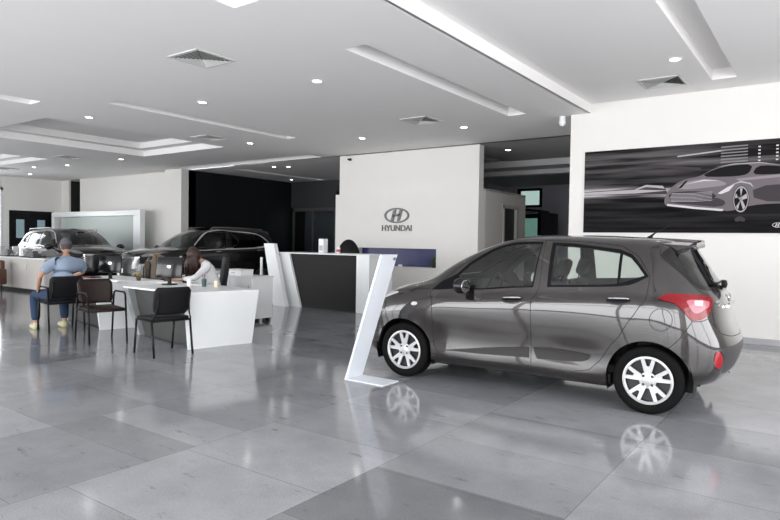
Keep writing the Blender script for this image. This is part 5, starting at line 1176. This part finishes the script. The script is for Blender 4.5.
    # wheels, arch linings, floor pan
    for cx in (axF, axR):
        for sd in (1, -1):
            wheel(root, cx, sd, wr, trk, .175 if not suv else .23, wr * .705 if not suv else wr * .70, wheel_kind)
            bm = B(); n = 28; r0 = archr + .012; yo, yi = trk - .015, trk - .30
            A = [[bm.verts.new((cx + r0 * math.cos(a), sd * y, max(wr + r0 * math.sin(a), .14))) for a in [(-.35 + (math.pi + .7) * k / n) for k in range(n + 1)]] for y in (yo, yi)]
            for k in range(n): bm.faces.new((A[0][k], A[0][k + 1], A[1][k + 1], A[1][k]))
            bm.faces.new(A[1]); build('wheel_arch_liner', bm, black_plastic, root)
            bm = B(); lathe(bm, [(0, -.01), (wr * .42, -.01), (wr * .42, .01), (0, .01)], 32, 'y', M=Matrix.Translation((cx, sd * (trk - .13), wr))); build('brake_disc', bm, steel, root, 'auto')
    x0, x1 = axR + archr * .95, axF - archr * .95; zb = .17 if not suv else .22; hw = trk - .10
    bm = B(); box(bm, x0, x1, -hw, hw, zb, zb + .12, .02)
    e0 = float(S.G[-1, 0, 0]) + .12; e1 = float(S.G[0, 0, 0]) - .12
    box(bm, axF - archr, e1 - .05, -hw + .25, hw - .25, zb + .02, zb + .10); box(bm, e0 + .05, axR + archr, -hw + .25, hw - .25, zb + .05, zb + .15)
    build('underbody', bm, black_plastic, root)
    return sh
def area(p):
    return sum(p[i][0] * p[(i + 1) % len(p)][1] - p[(i + 1) % len(p)][0] * p[i][1] for i in range(len(p))) / 2
def cabin(root, sx, sz, sy, seat_m, drv=1):
    """seats, wheel and dashboard seen through the glass"""
    def T(x, y, z): return (x * sx, y * sy, z * sz)
    for y in (.34, -.34):
        bm = B(); M = Matrix.Translation(T(.13, y, .50)); box(bm, -.25, .25, -.24, .24, -.10, .06, .05, M=M)
        M2 = Matrix.Translation(T(-.10, y, .52)) @ Matrix.Rotation(R(-18), 4, 'Y'); box(bm, -.06, .06, -.23, .23, -.02, .56, .05, M=M2); s_ = build('front_seat', bm, seat_m, root, True)
        bm = B(); box(bm, -.045, .045, -.13, .13, .61, .79, .04, M=M2); tube(bm, [M2 @ Vector((0, -.06, .5)), M2 @ Vector((0, -.06, .66))], .007, 6); tube(bm, [M2 @ Vector((0, .06, .5)), M2 @ Vector((0, .06, .66))], .007, 6); build('headrest', bm, seat_m, s_, True)
    bm = B(); box(bm, -.22, .25, -.58, .58, -.1, .06, .05, M=Matrix.Translation(T(-.76, 0, .52)) ); M2 = Matrix.Translation(T(-.97, 0, .52)) @ Matrix.Rotation(R(-20), 4, 'Y'); box(bm, -.06, .06, -.56, .56, -.02, .48, .05, M=M2); s_ = build('rear_bench', bm, seat_m, root, True)
    for y in (.33, -.33):
        bm = B(); box(bm, -.04, .04, -.12, .12, .50, .66, .035, M=M2 @ Matrix.Translation((0, y, 0))); build('headrest', bm, seat_m, s_, True)
    bm = B(); prism(bm, [T(.55, 0, .55)[::2], T(.60, 0, .92)[::2], T(.80, 0, .985)[::2], T(1.06, 0, .99)[::2], T(1.06, 0, .55)[::2]], -.66 * sy, .66 * sy, 'y'); build('dashboard', bm, mat('dashboard_grey', (0.022, 0.022, 0.022), .7, spec=.15), root)
    bm = B(); c_ = Vector(T(.42, .34 * drv, .93)); q = []
    for k in range(25):
        a = k * 2 * math.pi / 24; q.append(c_ + Vector((-.06 * math.sin(a) * 1.0, .185 * math.cos(a), .17 * math.sin(a))))
    tube(bm, q, .014, 8, cap=False); tube(bm, [c_ + Vector((0, -.17, 0)), c_ + Vector((.02, 0, 0)), c_ + Vector((0, .17, 0))], .02, 8); tube(bm, [c_, c_ + Vector((.25, 0, -.10))], .03, 8); build('steering_wheel', bm, black_plastic, root, True)
    bm = B(); box(bm, .0, .03, -.11, .11, -.03, .03, .01, M=Matrix.Translation(T(.40, 0, 1.37))); build('rear_view_mirror', bm, black_plastic, root)
    bm = B(); box(bm, -1.45 * sx, 1.0 * sx, -.70 * sy, .70 * sy, .30 * sz, .36 * sz); build('cabin_floor', bm, liner_m, root)
def door_mirror(root, x, y, z, sc, shell_m):
    for s in (1, -1):
        bm = B(); M = Matrix.Translation((x, s * y, z))
        ellipsoid(bm, (0.02, 0, 0), (.075 * sc, .115 * sc, .080 * sc))
        for v in bm.verts:
            if v.co.x < -.03: v.co.x = -.03
        bmesh.ops.transform(bm, matrix=M, verts=bm.verts); tube(bm, [(x + .03, s * (y - .04), z - .03), (x + .01, s * (y - .17), z - .07)], .022, 8)
        mo = build('door_mirror', bm, shell_m, root, True)
        bm = B(); ellipsoid(bm, (-.031, 0, 0), (.004, .098 * sc, .066 * sc)); bmesh.ops.transform(bm, matrix=M, verts=bm.verts); build('mirror_glass', bm, mat('mirror_silvering', (.85, .87, .88), .02, metal=1.0), mo, True)

# ---- the grey hatchback
car = thing('hatchback_car', 'dark grey metallic hatchback car in the right foreground', 'car', (-2.4433, 6.1593, 0), R(182.386))
SH = Surf(H)
paint = car_paint('grey_metallic_paint', (0.016, 0.0125, 0.0115), .35, .2)
sh = build_car(car, SH, paint, 1.215, -1.185, .285, .335, .795, True)
seat_m = mat('seat_fabric', (0.010, 0.012, 0.012), 0.9, spec=.1)
cabin(car, 1, 1, 1, seat_m)
door_mirror(car, .475, .915, 1.0, 1.0, black_gloss)
# roof spoiler
bm = B(); rows = []
for k in range(13):
    y = -.53 + 1.06 * k / 12; e = abs(y) / .53; dz = -.050 * e ** 2.2; dx = .05 * e ** 2
    rows.append([bm.verts.new(p) for p in ((-1.16 + dx, y, 1.484 + dz), (-1.33 + dx, y, 1.477 + dz), (-1.475 + dx * .8, y, 1.468 + dz), (-1.48 + dx * .8, y, 1.452 + dz), (-1.38 + dx, y * .97, 1.425 + dz), (-1.28 + dx, y * .97, 1.40 + dz))])
for a, b in zip(rows, rows[1:]):
    for i in range(5): bm.faces.new((a[i], a[i + 1], b[i + 1], b[i]))
bm.faces.new(rows[0][::-1]); bm.faces.new(rows[-1]); build('roof_spoiler', bm, paint, car, 'auto')
bm = B(); box(bm, -1.483, -1.470, -.12, .12, 1.452, 1.464, .002); build('brake_light', bm, red_lens, car)
bm = B(); lathe(bm, [(0, 0), (.028, 0), (.02, .015), (0, .02)], 14, M=Matrix.Translation((-1.03, .0, 1.487))); tube(bm, [(-1.03, 0, 1.495), (-1.075, 0, 1.535)], .012, 8, rs=[.014, .006]); tube(bm, [(-1.06, 0, 1.52), (-1.19, 0, 1.60)], .003, 6); build('antenna', bm, black_plastic, car, True)
bm = B(); c0 = Vector(SH([17], [6.35])[0]); lathe(bm, [(0, 0), (.038, 0), (.034, .04), (0, .05)], 16, 'x', M=Matrix.Translation((c0.x - .045, -.02, c0.z + .02)) @ Matrix.Rotation(math.pi, 4, 'Z') @ Matrix.Translation((-.05, 0, 0)));
p_ = [Vector(SH([u_], [v_])[0]) + Vector((-.02, 0, .01)) for u_, v_ in ((17, 6.6), (16.4, 6.55), (15.8, 6.5), (15.2, 6.48))]; tube(bm, p_, .009, 6); build('rear_wiper', bm, black_plastic, car, True)
# tailgate emblems and number plate recess
bm = B(); pc_ = Vector(SH([17], [5.2])[0]); ME = Matrix.Translation(pc_ + Vector((-.004, 0, 0))) @ Matrix.Rotation(R(-90), 4, 'Z') @ Matrix.Rotation(R(90), 4, 'X'); oval_emblem(bm, .13, .075, .008, ME); build('emblem', bm, chrome, car)
for k, (u_, v_, tx, sz_) in enumerate(((15.05, 4.9, 'GRAND', .028), (15.15, 4.55, 'i10', .05))):
    p = SH([u_], [v_])[0]; n_ = Vector(SH.normal([u_], [v_])[0]); zz = Vector((0, 0, 1)); zz = (zz - n_ * zz.dot(n_)).normalized(); xx = zz.cross(n_).normalized()
    mm_ = Matrix((xx, zz, n_)).transposed().to_4x4(); mm_.translation = Vector(p) + n_ * .003
    o = text('badge', tx, sz_, chrome, car, (0, 0, 0), (0, 0, 0), .002); o.matrix_local = mm_
bm = B(); p = SH([17], [4.55])[0]; box(bm, -.02, .01, -.30, .30, -.014, .014, .004, M=Matrix.Translation(p)); build('tailgate_garnish', bm, chrome, car)
bm = B()
tube(bm, [(-1.50, -.42, .235), (-1.70, -.42, .235)], .022, 10); build('exhaust_pipe', bm, steel, car, True)

# ---- the two dark SUVs
def suv_surface(hood, roof):
    G = np.array(H, float).copy(); x = G[:, :, 0]
    G[:, :, 0] = np.interp(x, [-1.86, -1.29, -.7, .1, .6, 1.14, 1.93], [-2.32, -1.80, -.95, .10, .62, 1.16, 2.30])
    G[:, :, 1] *= 1.125
    z = G[:, :, 2]; G[:, :, 2] = np.interp(z, [.19, .60, .83, .95, 1.05, 1.507], [.24, .72, 1.00, 1.11, 1.17, roof])
    # fuller nose and squarer front
    G[:5, 4:, 2] += np.array([.055, .05, .045, .03, .01])[:, None] * hood
    G[1:3, :, 1] *= 1.06
    return Surf(G)
def grille_pattern(root, S, z_bars=True):
    """fine bright studs over the dark front opening"""
    bm = B()
    for i in range(26):
        for j in range(9):
            u = i * .068; v = 2.15 + j * .29 + (.14 if i % 2 else 0)
            lim = 1.75 if v > 2.7 else 1.3
            if v > 4.5 or u > lim: continue
            for sd in (1, -1):
                p = Vector(S([u], [v])[0]); n_ = Vector(S.normal([u], [v])[0]); p += n_ * .004; p.y *= sd; n_.y *= sd
                a = Vector((0, 0, .011)); b_ = Vector((-n_.y, n_.x, 0)).normalized() * .016
                bm.faces.new([bm.verts.new(q) for q in (p - a, p + b_, p + a, p - b_)])
    build('grille_studs', bm, chrome, root)
suv_paint = car_paint('black_gloss_paint', (0.004, 0.004, 0.0045), .0, .2, .8, 1.45)
def suv(name, label, loc, rz, S, plate):
    c_ = thing(name, label, 'car', loc, rz)
    build_car(c_, S, suv_paint, 1.42, -1.38, .36, .42, .92, False, suv=True, step=.085, wheel_kind='alloy')
    cabin(c_, 1.15, 1.13, 1.12, mat('suv_seat', (0.03, 0.03, 0.03), .7))
    door_mirror(c_, .82, 1.08, 1.13, 1.15, suv_paint)
    grille_pattern(c_, S)
    # chrome surround of the grille and emblem
    for sd in (1, -1):
        l = [Vector(p) + Vector(n_) * .008 for p, n_ in zip(S(*np.array([(0, 4.72), (.8, 4.72), (1.5, 4.6), (1.85, 3.7), (1.75, 2.7), (1.25, 2.0)]).T), S.normal(*np.array([(0, 4.72), (.8, 4.72), (1.5, 4.6), (1.85, 3.7), (1.75, 2.7), (1.25, 2.0)]).T))]
        for p in l: p.y *= sd
        bm = B(); tube(bm, l, .009, 8); build('grille_surround', bm, steel, c_, True)
        rl = [Vector((x, sd * .60 * 1.125, 0)) for x in (.05, -.3, -.9, -1.5)]; zz = [float(S([u_], [8.6])[0][2]) for u_ in (8.2, 9.1, 10.3, 11.6)]
        for p, z_ in zip(rl, zz): p.z = z_ + .045
        rl = [rl[0] - Vector((-.06, 0, .05))] + rl + [rl[-1] - Vector((.06, 0, .05))]
        bm = B(); tube(bm, rl, .017, 8); build('roof_rail', bm, steel, c_, True)
    pc0 = Vector(S([0], [3.75])[0]) + Vector((.012, 0, 0)); ME = Matrix.Translation(pc0) @ Matrix.Rotation(R(90), 4, 'Z') @ Matrix.Rotation(R(90), 4, 'X')
    bm = B(); oval_emblem(bm, .20, .11, .012, ME); build('emblem', bm, chrome, c_)
    if plate:
        bm = B(); pp = Vector(S([0], [2.35])[0]); box(bm, -.005, .012, -.26, .26, -.055, .055, .003, M=Matrix.Translation(pp + Vector((.012, 0, 0)))); build('number_plate', bm, laminate, c_)
    return c_
S1 = suv_surface(1.0, 1.68); 
suv('black_suv', 'black SUV at far left showing its windscreen and right side', (-19.3, 9.9, 0), R(-3), S1, False)
suv('black_suv', 'black SUV side-on before the black wall, white number plate in front', (-14.45, 11.05, 0), R(260), suv_surface(1.0, 1.74), True)
